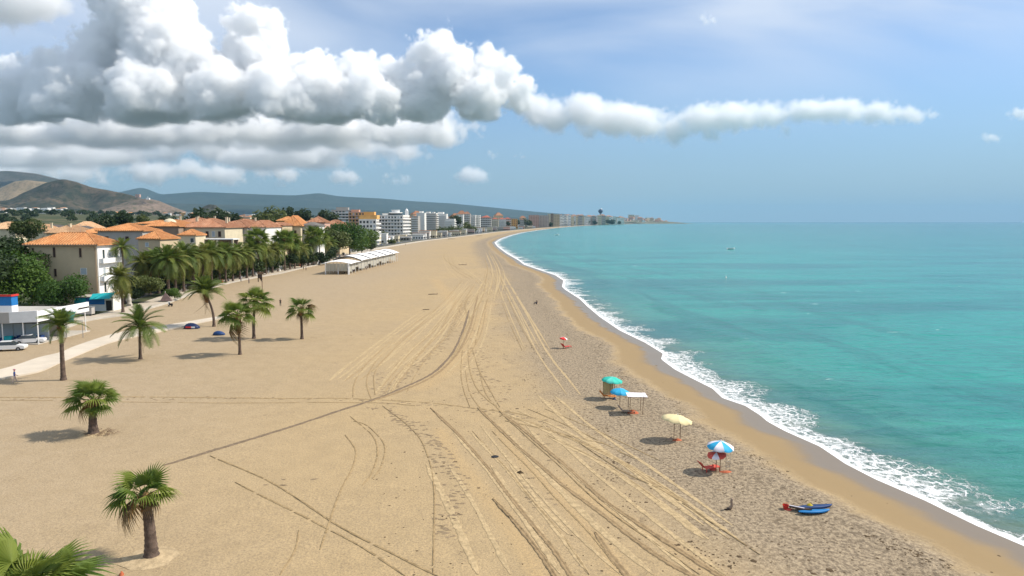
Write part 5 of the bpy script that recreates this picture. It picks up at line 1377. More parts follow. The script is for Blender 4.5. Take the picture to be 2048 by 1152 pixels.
# --- boats pulled up in front of it
def boat(label, p, L, W, Hh, rz, hull, inner, group=None, cover=None):
    o = thing('small_boat', label, 'boat', p, rz, group)
    b = MB(); st = 9; vs = []
    for i in range(st):
        t = i / (st - 1); x = (t - .5) * L; w = W / 2 * (1 - max(0, (t - .45) / .55) ** 2.2) * (.85 + .15 * min(1, t * 4)); sh = Hh * (1 + .45 * max(0, t - .5) ** 1.5 * 2)
        vs += [(x, -w, sh), (x, -w * .8, .22 * Hh), (x, 0, 0 + .25 * Hh * max(0, t - .7) * 3), (x, w * .8, .22 * Hh), (x, w, sh), (x, w * .86, sh), (x, w * .7, .35 * Hh), (x, -w * .7, .35 * Hh), (x, -w * .86, sh)]
    fs = []
    for i in range(st - 1):
        for k in range(9): fs.append((i*9+k, i*9+(k+1)%9, (i+1)*9+(k+1)%9, (i+1)*9+k))
    fs.append(tuple(range(8, -1, -1)))
    b.add(vs, fs); part('hull', b, hull, o)
    for t in (-.22, .05):
        s = MB(); s.box(L*t-.12, L*t+.12, -W*.38, W*.38, Hh*.72, Hh*.8); part('seat', s, inner, o)
    if cover:
        s = MB(); vs = []
        for i in range(7):
            t = i / 6; x = (t - .5) * L * .9; w = W * .52 * (1 - max(0, (t - .5) / .5) ** 2.5 * .8)
            vs += [(x, -w, Hh * 1.0), (x, -w*.5, Hh * 1.3), (x, 0, Hh * (1.45 + .12 * (i % 2))), (x, w*.5, Hh * 1.3), (x, w, Hh * 1.0)]
        s.add(vs, [(i*5+k, i*5+k+1, i*5+k+6, i*5+k+5) for i in range(6) for k in range(4)]); part('cover', s, cover, o, True)
    return o
boat('white and blue covered boat beside the corner post of the beach bar', G(84, 672, .05), 4.4, 1.7, .8, .5, M_WHITE, M_GREYR, None, M_BLUET)
boat('white boat just left of the tall palm by the beach bar', G(104, 664, .05), 4.0, 1.6, .7, .5, M_WHITE, M_GREYR, None, M_CANV)
# --- blue kiosk below the cream house
ks = thing('blue_kiosk', 'low kiosk with blue painted front below the cream house', 'kiosk', (A(195, 620, 156).x, 156, .05), .0)
b = MB(); b.box(-5.0, 3.6, 0, 4, 0, 3.0); part('wall', b, M_RENDER, ks)
b = MB(); b.box(-5.05, 1.7, -.12, -.004, 1.5, 3.05); f_ = part('front_sign', b, M_BLUE, ks)
b = MB(); b.box(-5.05, -2.4, -.125, -.121, 1.7, 2.9); part('teal_panel', b, M_TEAL, ks)
b = MB(); b.box(2.0, 3.3, -.06, -.004, .1, 2.4); part('doorway', b, M_DARK, ks)
b = MB(); b.box(-5.3, 3.9, -.5, 4.3, 3.053, 3.3); part('roof', b, M_CONC, ks)
b = MB(); b.add([(-.8,-.15,3.9),(4.4,-.15,4.3),(4.2,-2.2,3.1),(-.4,-2.2,2.9),(-.8,-.15,3.82),(4.4,-.15,4.22),(4.2,-2.2,3.02),(-.4,-2.2,2.82)], [(0,3,2,1),(4,5,6,7),(3,7,6,2),(0,4,7,3),(1,2,6,5)]); part('awning', b, M_TEAL, ks)
gc = thing('market_trolley', 'grey covered trolley standing in front of the blue kiosk', 'trolley', G(176, 632, .05), .1)
b = MB(); b.box(-1.3, 1.1, -.7, .7, .45, 1.9); part('body', b, M_GREYR, gc)
b = MB(); b.box(-1.4, 1.2, -.8, .8, 1.903, 2.0); part('lid', b, M_STEEL, gc)
for x in (-.9, .8):
    for y in (-.72, .72):
        b = MB(); b.lathe([(.0, -.05), (.24, -.05), (.24, .05), (.0, .05)], 12, M=Matrix.Translation((x, y, .24)) @ Matrix.Rotation(PI/2, 4, 'X')); part('wheel', b, M_BLACK, gc)
b = MB(); b.box(-.6, .6, -.4, .4, 0, .5); b.lathe([(.55, .503), (.45, .9), (.5, 1.6), (.3, 2.3), (.36, 2.5), (.3, 2.8), (.02, 3.0)], 14); tag(part('stone_pillar', b, M_CONC, None, loc=G(259, 612, .1)), 'pale stone pillar beside the dark palm trunk at the kiosk', 'pillar')
# brown sunshade on the promenade
ss_ = thing('folded_sunshade', 'dull brown fabric sunshade leaning on the promenade edge', 'sunshade', G(333, 603, .16), .2)
b = MB(); b.add([(-1.3,-.9,0.2),(1.5,-.9,0.2),(1.2,.9,.3),(-1.1,.9,.3),(-.2,0,2.3)], [(0,1,4),(1,2,4),(2,3,4),(3,0,4),(0,3,2,1)]); part('canvas', b, plain('dull_brown_canvas', (.16, .11, .10), .9, .2), ss_)
b = MB(); b.tube([(-.2, 0, 0), (-.2, 0, 2.6)], .05, 6); part('pole', b, M_WHITE, ss_)
mo = thing('motor_scooter', 'black and white scooter parked at the edge of the sand below the brown sunshade', 'scooter', GS(341, 613), 2.6)
b = MB(); b.prism([(-.7,.35),(-.2,.3),(.3,.3),(.5,.9),(.35,.95),(.2,.5),(-.1,.55),(-.2,.75),(-.75,.75)], -.16, .16); part('body', b, M_BLACK, mo)
b = MB(); b.prism([(.25,.35),(.5,.35),(.62,.95),(.45,1.0)], -.22, .22); part('front_shield', b, M_WHITE, mo)
for x in (-.55, .65):
    b = MB(); b.lathe([(.0, -.06), (.22, -.06), (.25, 0), (.22, .06), (.0, .06)], 14, M=Matrix.Translation((x, 0, .25)) @ Matrix.Rotation(PI/2, 4, 'X')); part('wheel', b, M_BLACK, mo)
b = MB(); b.tube([(.45, -.32, 1.05), (.42, 0, 1.0), (.45, .32, 1.05)], .03, 6); part('handlebar', b, M_STEEL, mo)

# ================================================================== WHITE PAVILION ON THE SAND
pv0 = G(697, 549)
pav = thing('beach_pavilion', 'long white pavilion with arched membrane roof standing on the open sand', 'pavilion', (pv0.x, pv0.y, -.05), 0)
PW, SEG, NS = 9.0, 15.0, 6
PX = lambda y: 4.0 * (y / 90.0)   # it drifts a little seaward
for k in range(NS):
    y0, y1 = k * SEG, (k + 1) * SEG - .5; vs = []; n, m = 10, 8
    fl = .55 if k == 0 else 1.0
    for j in range(m + 1):
        y = y0 + (y1 - y0) * j / m; bow = math.sin(PI * j / m)
        for i in range(n + 1):
            t = i / n; x = -PW * (1 - t) + PX(y) + .9 * (t - .5) * 2 * (1 if 0 < i < n else 1.25)
            vs.append((x, y, 4.55 - .35 * (k == 0) + (1.5 * fl + .35 * bow * fl) * math.sin(PI * t) + .18 * bow))
    nv = len(vs); W_ = n + 1
    fs = [(j*W_+i, j*W_+i+1, (j+1)*W_+i+1, (j+1)*W_+i) for j in range(m) for i in range(n)]
    b = MB(); b.add(vs, fs); b.add([(x, y, z - .09) for x, y, z in vs], [f[::-1] for f in fs])
    ed = [(j*W_, (j+1)*W_) for j in range(m)] + [(j*W_+n, (j+1)*W_+n) for j in range(m)] + [(i, i+1) for i in range(n)] + [(m*W_+i, m*W_+i+1) for i in range(n)]
    b.add(vs + [(x, y, z - .09) for x, y, z in vs], [(a, c, c + nv, a + nv) for a, c in ed])
    part('roof_membrane', b, M_CANV, pav, True)
    if k:
        r_ = MB(); r_.tube([(vs[i][0], y0 - .25, vs[i][2] + .12) for i in range(n + 1)], .22, 6); part('roof_rib', r_, M_BLACK, pav)
for k in range(19):
    y = k * 5.0 if k < 18 else 89.5
    for sx in (0, 1):
        x = PX(y) - PW * sx * .97
        b = MB(); b.tube([(x, y, 0), (x, y, 4.3)], .11 if k else .2, 7); part('post', b, M_WHITE, pav)
b = MB(); b.box(-4.2, -3.9, .4, .7, 0, 4.3); b.box(-.35, .35, .2, .5, 0, 4.2); part('front_pier', b, M_WHITE, pav)
M_CURT = foliage('translucent_curtain', (.62, .59, .50), (.68, .65, .56), .35, .1, .7)
for k in range(17):   # pleated side curtains
    y0 = 1.0 + k * 5.0; b = MB(); n = 14; zt = 4.25; zb = (.9, 1.5, 2.2, 1.2)[k % 4]
    vs = []
    for i in range(n + 1):
        yy = y0 + 4.4 * i / n
        vs += [(PX(yy) - .15 + (.12 if i % 2 else -.05), yy, zb + .2 * math.sin(i)), (PX(yy) - .12, yy, zt)]
    b.add(vs, [(2*i, 2*i+2, 2*i+3, 2*i+1) for i in range(n)]); part('curtain', b, M_CURT, pav)
for k in range(6):    # pleated panels across the front
    b = MB(); n = 8; x0 = -PW * .95 + k * 1.35; vs = []
    for i in range(n + 1):
        xx = x0 + 1.25 * i / n; vs += [(xx, .35 + (.1 if i % 2 else 0), 1.3), (xx, .35, 4.2)]
    b.add(vs, [(2*i, 2*i+2, 2*i+3, 2*i+1) for i in range(n)]); part('curtain', b, M_CURT, pav)
def cafe_table(p, group):
    o = thing('cafe_table', 'dark cafe table with chairs in the shade of the white pavilion', 'table', p, random.uniform(0, 3), group)
    b = MB(); b.lathe([(.02, .72), (.45, .72), (.45, .76), (.02, .76)], 12); part('tabletop', b, M_SHUT, o)
    b = MB(); b.tube([(0, 0, 0), (0, 0, .72)], .05, 6); b.lathe([(.3, 0), (.3, .03), (.02, .05)], 8); part('pedestal', b, M_BLACK, o)
    return o
def chair(p, rz, mat, label, group):
    o = thing('cafe_chair', label, 'chair', p, rz, group)
    b = MB(); b.box(-.22, .22, -.22, .22, .42, .46); part('seat', b, mat, o)
    b = MB(); b.box(-.22, .22, .19, .22, .463, .9); part('backrest', b, mat, o)
    for x in (-.19, .19):
        for y in (-.19, .19):
            b = MB(); b.box(x-.02, x+.02, y-.02, y+.02, 0, .418); part('leg', b, mat, o)
    return o
t0 = None
for k in range(12):
    p = (pv0.x - 1.9 - (k % 2) * 3.4, pv0.y + 2.5 + k * 6.5, -.02)
    if k == 0: t0 = cafe_table(p, 'tables under the white pavilion'); ch = chair((p[0] + .8, p[1], -.02), PI/2, M_BLACK, 'black chair at a cafe table under the white pavilion', 'chairs under the white pavilion')
    else:
        c = copy_tree(t0); c.location = p; c = copy_tree(ch); c.location = (p[0] + .8, p[1], -.02)
    c = copy_tree(ch); c.location = (p[0] - .8, p[1], -.02); c.rotation_euler.z = -PI/2
    c = copy_tree(ch); c.location = (p[0], p[1] - .8, -.02); c.rotation_euler.z = 0.1
# ================================================================== PEOPLE
M_SKIN = plain('skin', (.42, .24, .16), .7, .05)
M_HAIR = plain('dark_hair', (.03, .02, .015), .7, .1)
_cloth = {}
def cloth(c):
    k = tuple(round(x, 3) for x in c)
    if k not in _cloth: _cloth[k] = plain('cloth', c, .9, .12, 6.0)
    return _cloth[k]
def person_mesh(pose='walk', seed=0, lo=True):
    """one continuous skinned figure, 1.72 m standing, facing -Y"""
    r = random.Random(seed); st = {'walk': .22, 'stand': .05, 'sit': 0}[pose]
    J = {}
    if pose != 'sit':
        J['pel'] = (0, 0, .93); L1, R1 = (.10, -st * .5, .50), (-.10, st * .4, .49); L2, R2 = (.10, -st, .08), (-.10, st * 1.1, .10)
        LT, RT = (.10, -st - .15, .03), (-.10, st * 1.1 - .13, .04)
    else:
        J['pel'] = (0, 0, .14); L1, R1 = (.14, -.40, .42), (-.14, -.40, .38); L2, R2 = (.13, -.66, .06), (-.14, -.68, .06)
        LT, RT = (.13, -.80, .04), (-.14, -.82, .04)
    b = J['pel'][2]; ln = .10 if pose == 'sit' else 0
    pts = [J['pel'], (0, ln * .5, b + .22), (0, ln, b + .42), (0, ln, b + .52), (0, ln - .02, b + .58), (0, ln - .03, b + .68), (0, ln - .02, b + .78)]
    rad = [.145, .125, .135, .09, .055, .095, .075]
    ed = [(0,1),(1,2),(2,3),(3,4),(4,5),(5,6)]
    def limb(root, ps, rs):
        p = root
        for q, rr in zip(ps, rs): pts.append(q); rad.append(rr); ed.append((p, len(pts) - 1)); p = len(pts) - 1
    limb(0, [(.095, 0, b - .05), L1, L2, LT], [.10, .065, .045, .035]); limb(0, [(-.095, 0, b - .05), R1, R2, RT], [.10, .065, .045, .035])
    sh = b + .47
    if pose == 'sit':
        limb(2, [(.19, ln, sh), (.26, ln + .12, sh - .26), (.27, ln + .22, .05), (.27, ln + .28, .03)], [.06, .045, .032, .03]); limb(2, [(-.19, ln, sh), (-.25, -.12, sh - .22), (-.16, -.34, .44), (-.12, -.40, .43)], [.06, .045, .032, .03])
    else:
        limb(2, [(.20, 0, sh), (.25, st * .4, sh - .28), (.26, st * .2 - .06, sh - .52), (.26, st * .1 - .09, sh - .62)], [.06, .045, .032, .03]); limb(2, [(-.20, 0, sh), (-.26, -st * .3, sh - .28), (-.24, -st - .10, sh - .48), (-.23, -st - .16, sh - .55)], [.06, .045, .032, .03])
    me = bpy.data.meshes.new('person'); me.from_pydata(pts, ed, [])
    o = bpy.data.objects.new('person', me); C.objects.link(o)
    bm = bmesh.new(); bm.from_mesh(me); sl = bm.verts.layers.skin.verify()
    for v, rr in zip(bm.verts, rad): v[sl].radius = (rr, rr)
    bm.verts.ensure_lookup_table(); bm.verts[0][sl].use_root = True
    bm.to_mesh(me); bm.free()
    o.modifiers.new('s', 'SKIN'); m = o.modifiers.new('d', 'SUBSURF'); m.levels = 1; m.render_levels = 1
    bpy.context.view_layer.update()
    out = bpy.data.meshes.new_from_object(o.evaluated_get(bpy.context.evaluated_depsgraph_get()))
    bpy.data.objects.remove(o); bpy.data.meshes.remove(me)
    for p in out.polygons: p.use_smooth = True
    return out, b
PM = {k: person_mesh(k) for k in ('walk', 'stand', 'sit')}
def person(label, p, pose, shirt, legs, rz, hair=None, hat=None, group=None, h=1.0, bare=False):
    src, b = PM[pose]; me = src.copy()
    me.materials.clear()
    for m in (M_SKIN, cloth(shirt), cloth(legs), M_BLACK): me.materials.append(m)
    for f in me.polygons:
        c = f.center
        if c.z > b + .50 and abs(c.x) < .14: mi = 0
        elif abs(c.x) > .215 and c.z < b + .30: mi = 0
        elif c.z > b + .02 and (pose != 'sit' or c.y > -.18): mi = 1
        elif pose != 'sit' and c.z < .10: mi = 3
        else: mi = 2
        f.material_index = mi
    o = put('person', me, None, p, (0, 0, rz), h); tag(o, label, 'person', group)
    ln = .10 if pose == 'sit' else 0
    hb = MB(); hb.lathe([(.102, -.03), (.108, .04), (.09, .10), (.05, .135), (.01, .14)], 12, M=Matrix.Translation((0, ln - .005, b + .70)))
    if hat: hb.lathe([(.20, .045), (.10, .05)], 12, M=Matrix.Translation((0, ln - .02, b + .70)))
    put('hat' if hat else 'hair', hb.mesh('hair', cloth(hat) if hat else M_HAIR, True), o)
    nb = MB(); nb.add([(-.018, ln - .115, b + .66), (.018, ln - .115, b + .66), (0, ln - .15, b + .655), (0, ln - .11, b + .71)], [(0,2,3),(2,1,3),(0,1,2)]); put('nose', nb.mesh('nose', M_SKIN), o)
    return o
person('person in blue top, pale trousers and pinkish cap walking beside the pale path', G(30, 766, .1), 'walk', (.02, .08, .32), (.48, .38, .34), 2.2, hat=(.45, .14, .18))
person('person in black standing alone on the open sand', GS(561, 612), 'stand', (.012, .012, .015), (.012, .012, .015), .4)
person('person sitting on the shingle near the wash, dressed in dark clothes', GS(1073, 608), 'sit', (.03, .03, .045), (.05, .05, .07), -1.2)
_pr = random.Random(99)
for lb, u, v, c1, c2 in [('person in dark clothes walking on the promenade, left of a pair', 607, 540, (.02,.02,.03), (.02,.02,.03)), ('person in grey walking on the promenade, right of a pair', 612, 541, (.10,.10,.12), (.04,.04,.06)), ('person in a blue jacket by the parked cars under the palms', 482, 564, (.03,.07,.2), (.03,.03,.05)),
    ('person in navy beside the road sign on the promenade edge', 498, 567, (.02,.03,.09), (.03,.03,.05)), ('person in dark clothes on the promenade left of the pavilion', 628, 528, (.03,.03,.03), (.05,.05,.06)), ('person in white on the promenade edge left of the pavilion', 620, 533, (.7,.68,.64), (.2,.2,.22)),
    ('small figure alone on the sand beyond the pavilion', 811, 491, (.02,.02,.02), (.02,.02,.02)), ('small figure standing far off on the golden sand', 897, 480, (.05,.03,.03), (.03,.03,.03)), ('person in red inside the shade of the pavilion front', 702, 546, (.55,.03,.04), (.02,.02,.03)), ('person in dark blue inside the shade of the pavilion front', 707, 546, (.03,.04,.12), (.02,.02,.03)),
    ('person in white near the middle of the pavilion', 733, 540, (.7,.7,.68), (.1,.1,.12))]:
    person(lb, G(u, v, .16 if u < 660 else 0), _pr.choice(['walk', 'stand']), c1, c2, _pr.uniform(0, 6.28))

# ================================================================== PARASOLS AND BEACH THINGS
def parasol(label, p, R, H, cols, tilt=(0, 0), poles=1, flat=False, sx=1.0, rz=0.0, name='beach_parasol', off=(0, 0), rise=.30, gores=8):
    o = thing(name, label, 'parasol', p, rz)
    T = Matrix.Translation((off[0], off[1], H)) @ Euler((tilt[0], tilt[1], 0)).to_matrix().to_4x4()
    per = 4; n = gores * per
    for g in range(gores):     # each gore a panel of its own, with thickness and a small valance
        b = MB(); vs = []
        for t in (0.02, .35, .7, 1.0):
            for i in range(per + 1):
                a = 2 * PI * (g * per + i) / n; sag = .06 * R * math.sin(PI * i / per) * t
                rr = R * t * (1 - .05 * math.sin(PI * i / per) * t)
                vs.append(T @ Vector((rr * math.cos(a) * sx, rr * math.sin(a), R * rise * (1 - t ** 1.7) - sag)))
        for i in range(per + 1):
            a = 2 * PI * (g * per + i) / n; vs.append(T @ Vector((R * .98 * math.cos(a) * sx, R * .98 * math.sin(a), -.10 - .06 * R * math.sin(PI * i / per))))
        k = per + 1; fs = [(r*k+i, r*k+i+1, (r+1)*k+i+1, (r+1)*k+i) for r in range(4) for i in range(per)]
        b.add(vs, fs); part('canopy_panel', b, cols[g % len(cols)], o, True)
        rb = MB(); a = 2 * PI * g / gores; rb.tube([T @ Vector((.05 * math.cos(a), .05 * math.sin(a), R * rise * .95)), T @ Vector((R * .97 * math.cos(a) * sx, R * .97 * math.sin(a), -.02))], .012, 4); part('rib', rb, M_STEEL, o)
    for k in range(poles):
        dx = 0 if poles == 1 else (-.42 + .84 * k) * R * .8 * sx * .6
        top = T @ Vector((dx, 0, R * rise * .8))
        b = MB(); b.tube([(top.x - off[0] * .6, top.y - off[1] * .6, -.3), top], .032, 8); part('pole', b, M_WOOD, o)
    b = MB(); b.lathe([(.02, 0), (.05, .02), (.03, .1), (.005, .14)], 8, M=T @ Matrix.Translation((0, 0, R * rise))); part('finial', b, M_WHITE, o)
    return o
M_CREAMC = plain('cream_canvas', (.72, .60, .33), .8, .05)
M_TURQ = plain('turquoise_canvas', (.03, .46, .36), .7, .08); M_TURQ2 = plain('pale_turquoise_canvas', (.10, .55, .45), .7, .06)
M_SKYB = plain('sky_blue_canvas', (.03, .36, .60), .75, .08)
M_LILAC = plain('white_lilac_canvas', (.74, .70, .74), .8, .05)
M_REDU = plain('red_canvas', (.70, .04, .035), .7, .06)
def lounger(label, p, rz, frame, cloth_m, cat='lounger', low=False):
    o = thing('beach_lounger', label, cat, p, rz)
    b = MB(); b.box(-.30, .30, -.9, .45, .27, .31); part('seat', b, cloth_m, o)
    b = MB(); b.box(-.30, .30, 0, .75, 0, .04, M=Matrix.Translation((0, .46, .28)) @ Matrix.Rotation(math.radians(48), 4, 'X')); part('backrest', b, cloth_m, o)
    for x in (-.29, .29):
        for y in (-.8, .4):
            b = MB(); b.box(x-.025, x+.025, y-.025, y+.025, -.06, .268); part('leg', b, frame, o)
    return o
def heap(label, p, s, mat, seed=1, name='towel_heap', cat='towel'):
    b = MB(); r = random.Random(seed); n = 12; vs = []
    for q, z in ((1, -.02), (.85, .25), (.55, .7), (.2, 1.)):
        vs += [(math.cos(6.283*k/n) * s[0] * q * r.uniform(.8, 1.15), math.sin(6.283*k/n) * s[1] * q * r.uniform(.8, 1.15), s[2] * z * r.uniform(.8, 1.2)) for k in range(n)]
    b.add(vs, [(i*n+k, i*n+(k+1)%n, (i+1)*n+(k+1)%n, (i+1)*n+k) for i in range(3) for k in range(n)] + [tuple(3*n+k for k in range(n))])
    return tag(part(name, b, mat, None, True, loc=p), label, cat)
p = GS(1129, 696)
parasol('small bright red parasol farthest up the beach', p + Vector((-.15, .1, 0)), .62, 1.55, [M_REDU, M_REDU, M_REDU, M_WHITE], (.1, .15))
lounger('red beach chair under the small red parasol', p + Vector((.25, -.2, 0)), 2.2, M_RED, M_RED, 'beach chair')
p = GS(1214, 797)
parasol('green turquoise parasol with pale crown above an orange cushion', p + Vector((.55, 0, 0)), 1.2, 2.15, [M_TURQ, M_TURQ, M_TURQ2], (.05, .10), 2)
lounger('lounger with an orange cushion under the green parasol', p + Vector((.1, .1, 0)), 1.3, M_WOOD, M_ORANGE)
heap('small dark bag beside the orange cushioned lounger', p + Vector((.75, -.5, 0)), (.22, .16, .22), M_NAVY, 3, 'beach_bag', 'bag')
sc_ = thing('cloth_screen', 'pale straw cloth screen hanging below the green parasol', 'cloth screen', p + Vector((.15, .35, 0)))
b = MB(); vs = []
for i in range(9): vs += [(-.55 + i * .14, .04 * (i % 2), .35), (-.55 + i * .14, .03 * (i % 2), 1.95)]
b.add(vs, [(2*i, 2*i+2, 2*i+3, 2*i+1) for i in range(8)]); b.add([(x, y + .02, z) for x, y, z in vs], [(2*i, 2*i+1, 2*i+3, 2*i+2) for i in range(8)]); part('cloth', b, plain('straw_cloth', (.50, .42, .22), .9, .1), sc_)
for x in (-.57, .58):
    b = MB(); b.tube([(x, 0, -.2), (x, 0, 2.0)], .02, 6); part('pole', b, M_WOOD, sc_)
p = GS(1241, 818)
parasol('blue parasol tucked between the green parasol and the white sunshade sheet', p + Vector((.0, .6, 0)), 1.05, 1.75, [M_SKYB], (.06, .05), 1, rise=.36)
# square white sheet on four poles
p = GS(1267, 826)
ws = thing('sunshade_sheet', 'white square sheet stretched on thin poles over rust coloured towels', 'sunshade', p, .15)
b = MB(); n = 8; vs = []
for j in range(n + 1):
    for i in range(n + 1):
        s_, t = i / n - .5, j / n - .5; vs.append((s_ * 2.15 + .30 + t * .35, t * 1.8, 1.95 + .08 * math.cos(s_ * PI) * math.cos(t * PI) - .12 * s_ + .02 * math.sin(9 * s_) * math.sin(7 * t)))
nv = len(vs)
b.add(vs, [(j*(n+1)+i, j*(n+1)+i+1, (j+1)*(n+1)+i+1, (j+1)*(n+1)+i) for j in range(n) for i in range(n)]); b.add([(x, y, z - .03) for x, y, z in vs], [(j*(n+1)+i, (j+1)*(n+1)+i, (j+1)*(n+1)+i+1, j*(n+1)+i+1) for j in range(n) for i in range(n)]); part('sheet', b, M_LILAC, ws, True)
for x, y in ((-.65, -.6), (.75, -.65), (-.35, .8), (1.0, .8)):
    b = MB(); b.tube([(x, y, -.25), (x + .1, y * 1.1, 1.98)], .028, 6); part('pole', b, M_WOOD, ws)
heap('rust coloured towels heaped between the poles of the white sheet', p + Vector((-.1, 0, 0)), (.65, .5, .32), M_RUST, 5)
lounger('low dark lounger under the white square sheet', p + Vector((-.7, .1, -.08)), 1.4, M_WOOD, M_BROWN)
# big cream oval on two poles
p = GS(1349, 880)
parasol('large cream oval parasol on two poles', p + Vector((.2, .1, 0)), 1.22, 1.95, [M_CREAMC], (.03, .16), 2, sx=1.18, rise=.32)
heap('orange red towel between the two poles of the cream parasol', p + Vector((.25, -.1, 0)), (.45, .3, .16), M_RUST, 6)
heap('dark folded mat at the left pole of the cream parasol', p + Vector((-.3, .15, 0)), (.3, .22, .2), M_BROWN, 7, 'folded_mat', 'mat')
# nearest group: blue and white parasol over red things
p = GS(1437, 942)
parasol('blue and white striped parasol nearest to the camera with red cloth hung beneath', p + Vector((.1, 0, 0)), 1.08, 2.05, [M_SKYB, M_LILAC], (.04, .06), 1, rise=.40)
parasol('low red parasol leaning under the blue and white one', p + Vector((-.25, -.2, 0)), .75, 1.45, [M_REDC, M_REDC, M_LILAC], (.10, -.12), 1, rise=.25)
lounger('red folding chair with its back to the sea under the blue and white parasol', p + Vector((-.75, .1, 0)), 1.9, M_RED, M_REDC, 'beach chair')
heap('red brown towel spread at the foot of the blue and white parasol pole', p + Vector((.5, -.25, 0)), (.55, .3, .12), M_RUST, 8)
heap('pile of red and pink bags beside the red folding chair', p + Vector((-.35, .3, 0)), (.3, .25, .4), M_REDC, 9, 'beach_bag', 'bag')
sc_ = thing('wire_rack', 'thin wire rack standing beside the blue and white parasol', 'rack', p + Vector((.75, 0, 0)))
for x in (-.16, .16):
    b = MB(); b.tube([(x, 0, -.1), (x, 0, 1.6)], .012, 5); part('upright', b, M_STEEL, sc_)
for z in (.4, .8, 1.2, 1.58):
    b = MB(); b.tube([(-.16, 0, z), (.16, 0, z)], .01, 4); part('rung', b, M_STEEL, sc_)
# boards and small things further down
def board(label, p, L, W, rz, mat, tilt=0.0, stripe=None, name='paddle_board', cat='board'):
    o = thing(name, label, cat, p, rz)
    b = MB(); n = 14; vs = []
    for i in range(n + 1):
        t = i / n; w = W / 2 * max(.02, math.sin(PI * (t * .94 + .03)) ** .55); x = (t - .5) * L; z = .06 + .18 * max(0, t - .7) ** 1.6 * 3 + .05 * max(0, .2 - t)
        vs += [(x, -w, z + .06), (x, 0, z + .11), (x, w, z + .06), (x, 0, z)]
    b.add(vs, [(i*4+k, i*4+(k+1)%4, i*4+4+(k+1)%4, i*4+4+k) for i in range(n) for k in range(4)]); part('deck', b, mat, o, True)
    if stripe:
        s = MB(); s.add([(-L*.42,-.04,.155),(L*.2,-.04,.155),(L*.2,.04,.155),(-L*.42,.04,.155)] + [(-L*.42,-.04,.19),(L*.2,-.04,.19),(L*.2,.04,.19),(-L*.42,.04,.19)], [(4,5,6,7),(0,1,5,4),(2,3,7,6),(1,2,6,5),(3,0,4,7)]); part('stripe', s, stripe, o)
    f = MB(); f.add([(-L*.4,0,.06),(-L*.33,0,.06),(-L*.41,0,-.1),(-L*.38,.02,.06)], [(0,1,2),(0,3,2),(3,1,2)]); part('fin', f, M_BLACK, o)
    return o
p = GS(1623, 1023)
board('blue board lying upper right beside another, with a yellow bundle on it', p + Vector((.45, .55, .02)), 2.5, .75, .12, M_BLUET)
board('bright blue board in front, nearest to the camera', p + Vector((.05, -.25, .02)), 2.2, .72, .10, plain('bright_blue_board', (.01, .17, .42), .4, .05))
board('dark board with a pale stripe leaning on the two blue ones', p + Vector((-.75, .22, .04)), 1.6, .6, -.55, M_SHUT, 0, M_LILAC)
heap('yellow bundle lying on the blue board', p + Vector((.12, .6, .16)), (.24, .16, .16), M_YEL, 11, 'yellow_bundle', 'bundle')
p = GS(1571, 1018)
bk = thing('beach_bucket', 'red plastic bucket left of the blue boards', 'bucket', p)
b = MB(); b.lathe([(.14, 0), (.20, .3), (.22, .3), (.22, .27)], 16); b.lathe([(.02, .02), (.14, .02)], 12); part('body', b, M_RED, bk)
b = MB(); b.tube([(-.21, 0, .28), (-.15, 0, .42), (.0, 0, .48), (.15, 0, .42), (.21, 0, .28)], .014, 5); part('handle', b, M_ORANGE, bk)
heap('red cloth lying beside the red bucket', p + Vector((.18, -.1, 0)), (.3, .2, .12), M_REDC, 12)
p = GS(1462, 1019)
st = thing('driftwood_stump', 'dark brown upright driftwood stump on the shingle', 'driftwood', p)
b = MB(); b.tube([(-.28, .02, .04), (-.05, 0, .12), (.06, 0, .3), (.02, .02, .62), (.08, 0, .78)], [.10, .13, .10, .08, .10], 9); part('stem', b, M_BROWN, st, True)
b = MB(); b.tube([(.0, 0, .1), (-.30, -.1, .05), (-.5, -.05, .04)], [.08, .06, .03], 7); part('root', b, M_SHUT, st, True)
p = GS(990, 914); b = MB(); b.lathe([(.30, .005), (.33, .04), (.28, .07), (.02, .08)], 18); tag(part('dark_lid', b, M_BLACK, None, loc=p), 'flat dark round lid lying between the tyre tracks', 'lid')
heap('dark clump of dried seaweed between the tyre tracks', GS(1040, 946), (.30, .22, .18), track_mat('dark_seaweed', (.05, .035, .02)), 14, 'seaweed_clump', 'seaweed')
heap('brown coconut like lump at the bottom edge by the corner palm', GS(243, 1150), (.14, .14, .20), M_RUST, 15, 'palm_fruit', 'palm fruit')
for lb, u, v, rz, L in [('short driftwood branch with one upright twig on the middle sand', 866, 589, .1, 2.6), ('driftwood branch nearer to the camera on the middle sand', 852, 620, -.2, 1.6), ('dark driftwood log far up the golden sand', 958, 472, .1, 9), ('thin driftwood pole far up the golden sand', 903, 478, .0, 8), ('driftwood pole lying by the pavilion end', 925, 530, .0, 4)]:
    p = GS(u, v); b = MB(); b.tube([(-L/2, 0, .06), (0, .08, .12), (L/2, 0, .10)], [L*.02+.03, L*.025+.03, L*.015+.02], 7); b.tube([(L*.42, 0, .1), (L*.47, 0, .1 + L*.16)], [.05, .02], 5)
    tag(part('driftwood', b, M_SHUT, None, loc=p, rot=(0, 0, rz)), lb, 'driftwood')
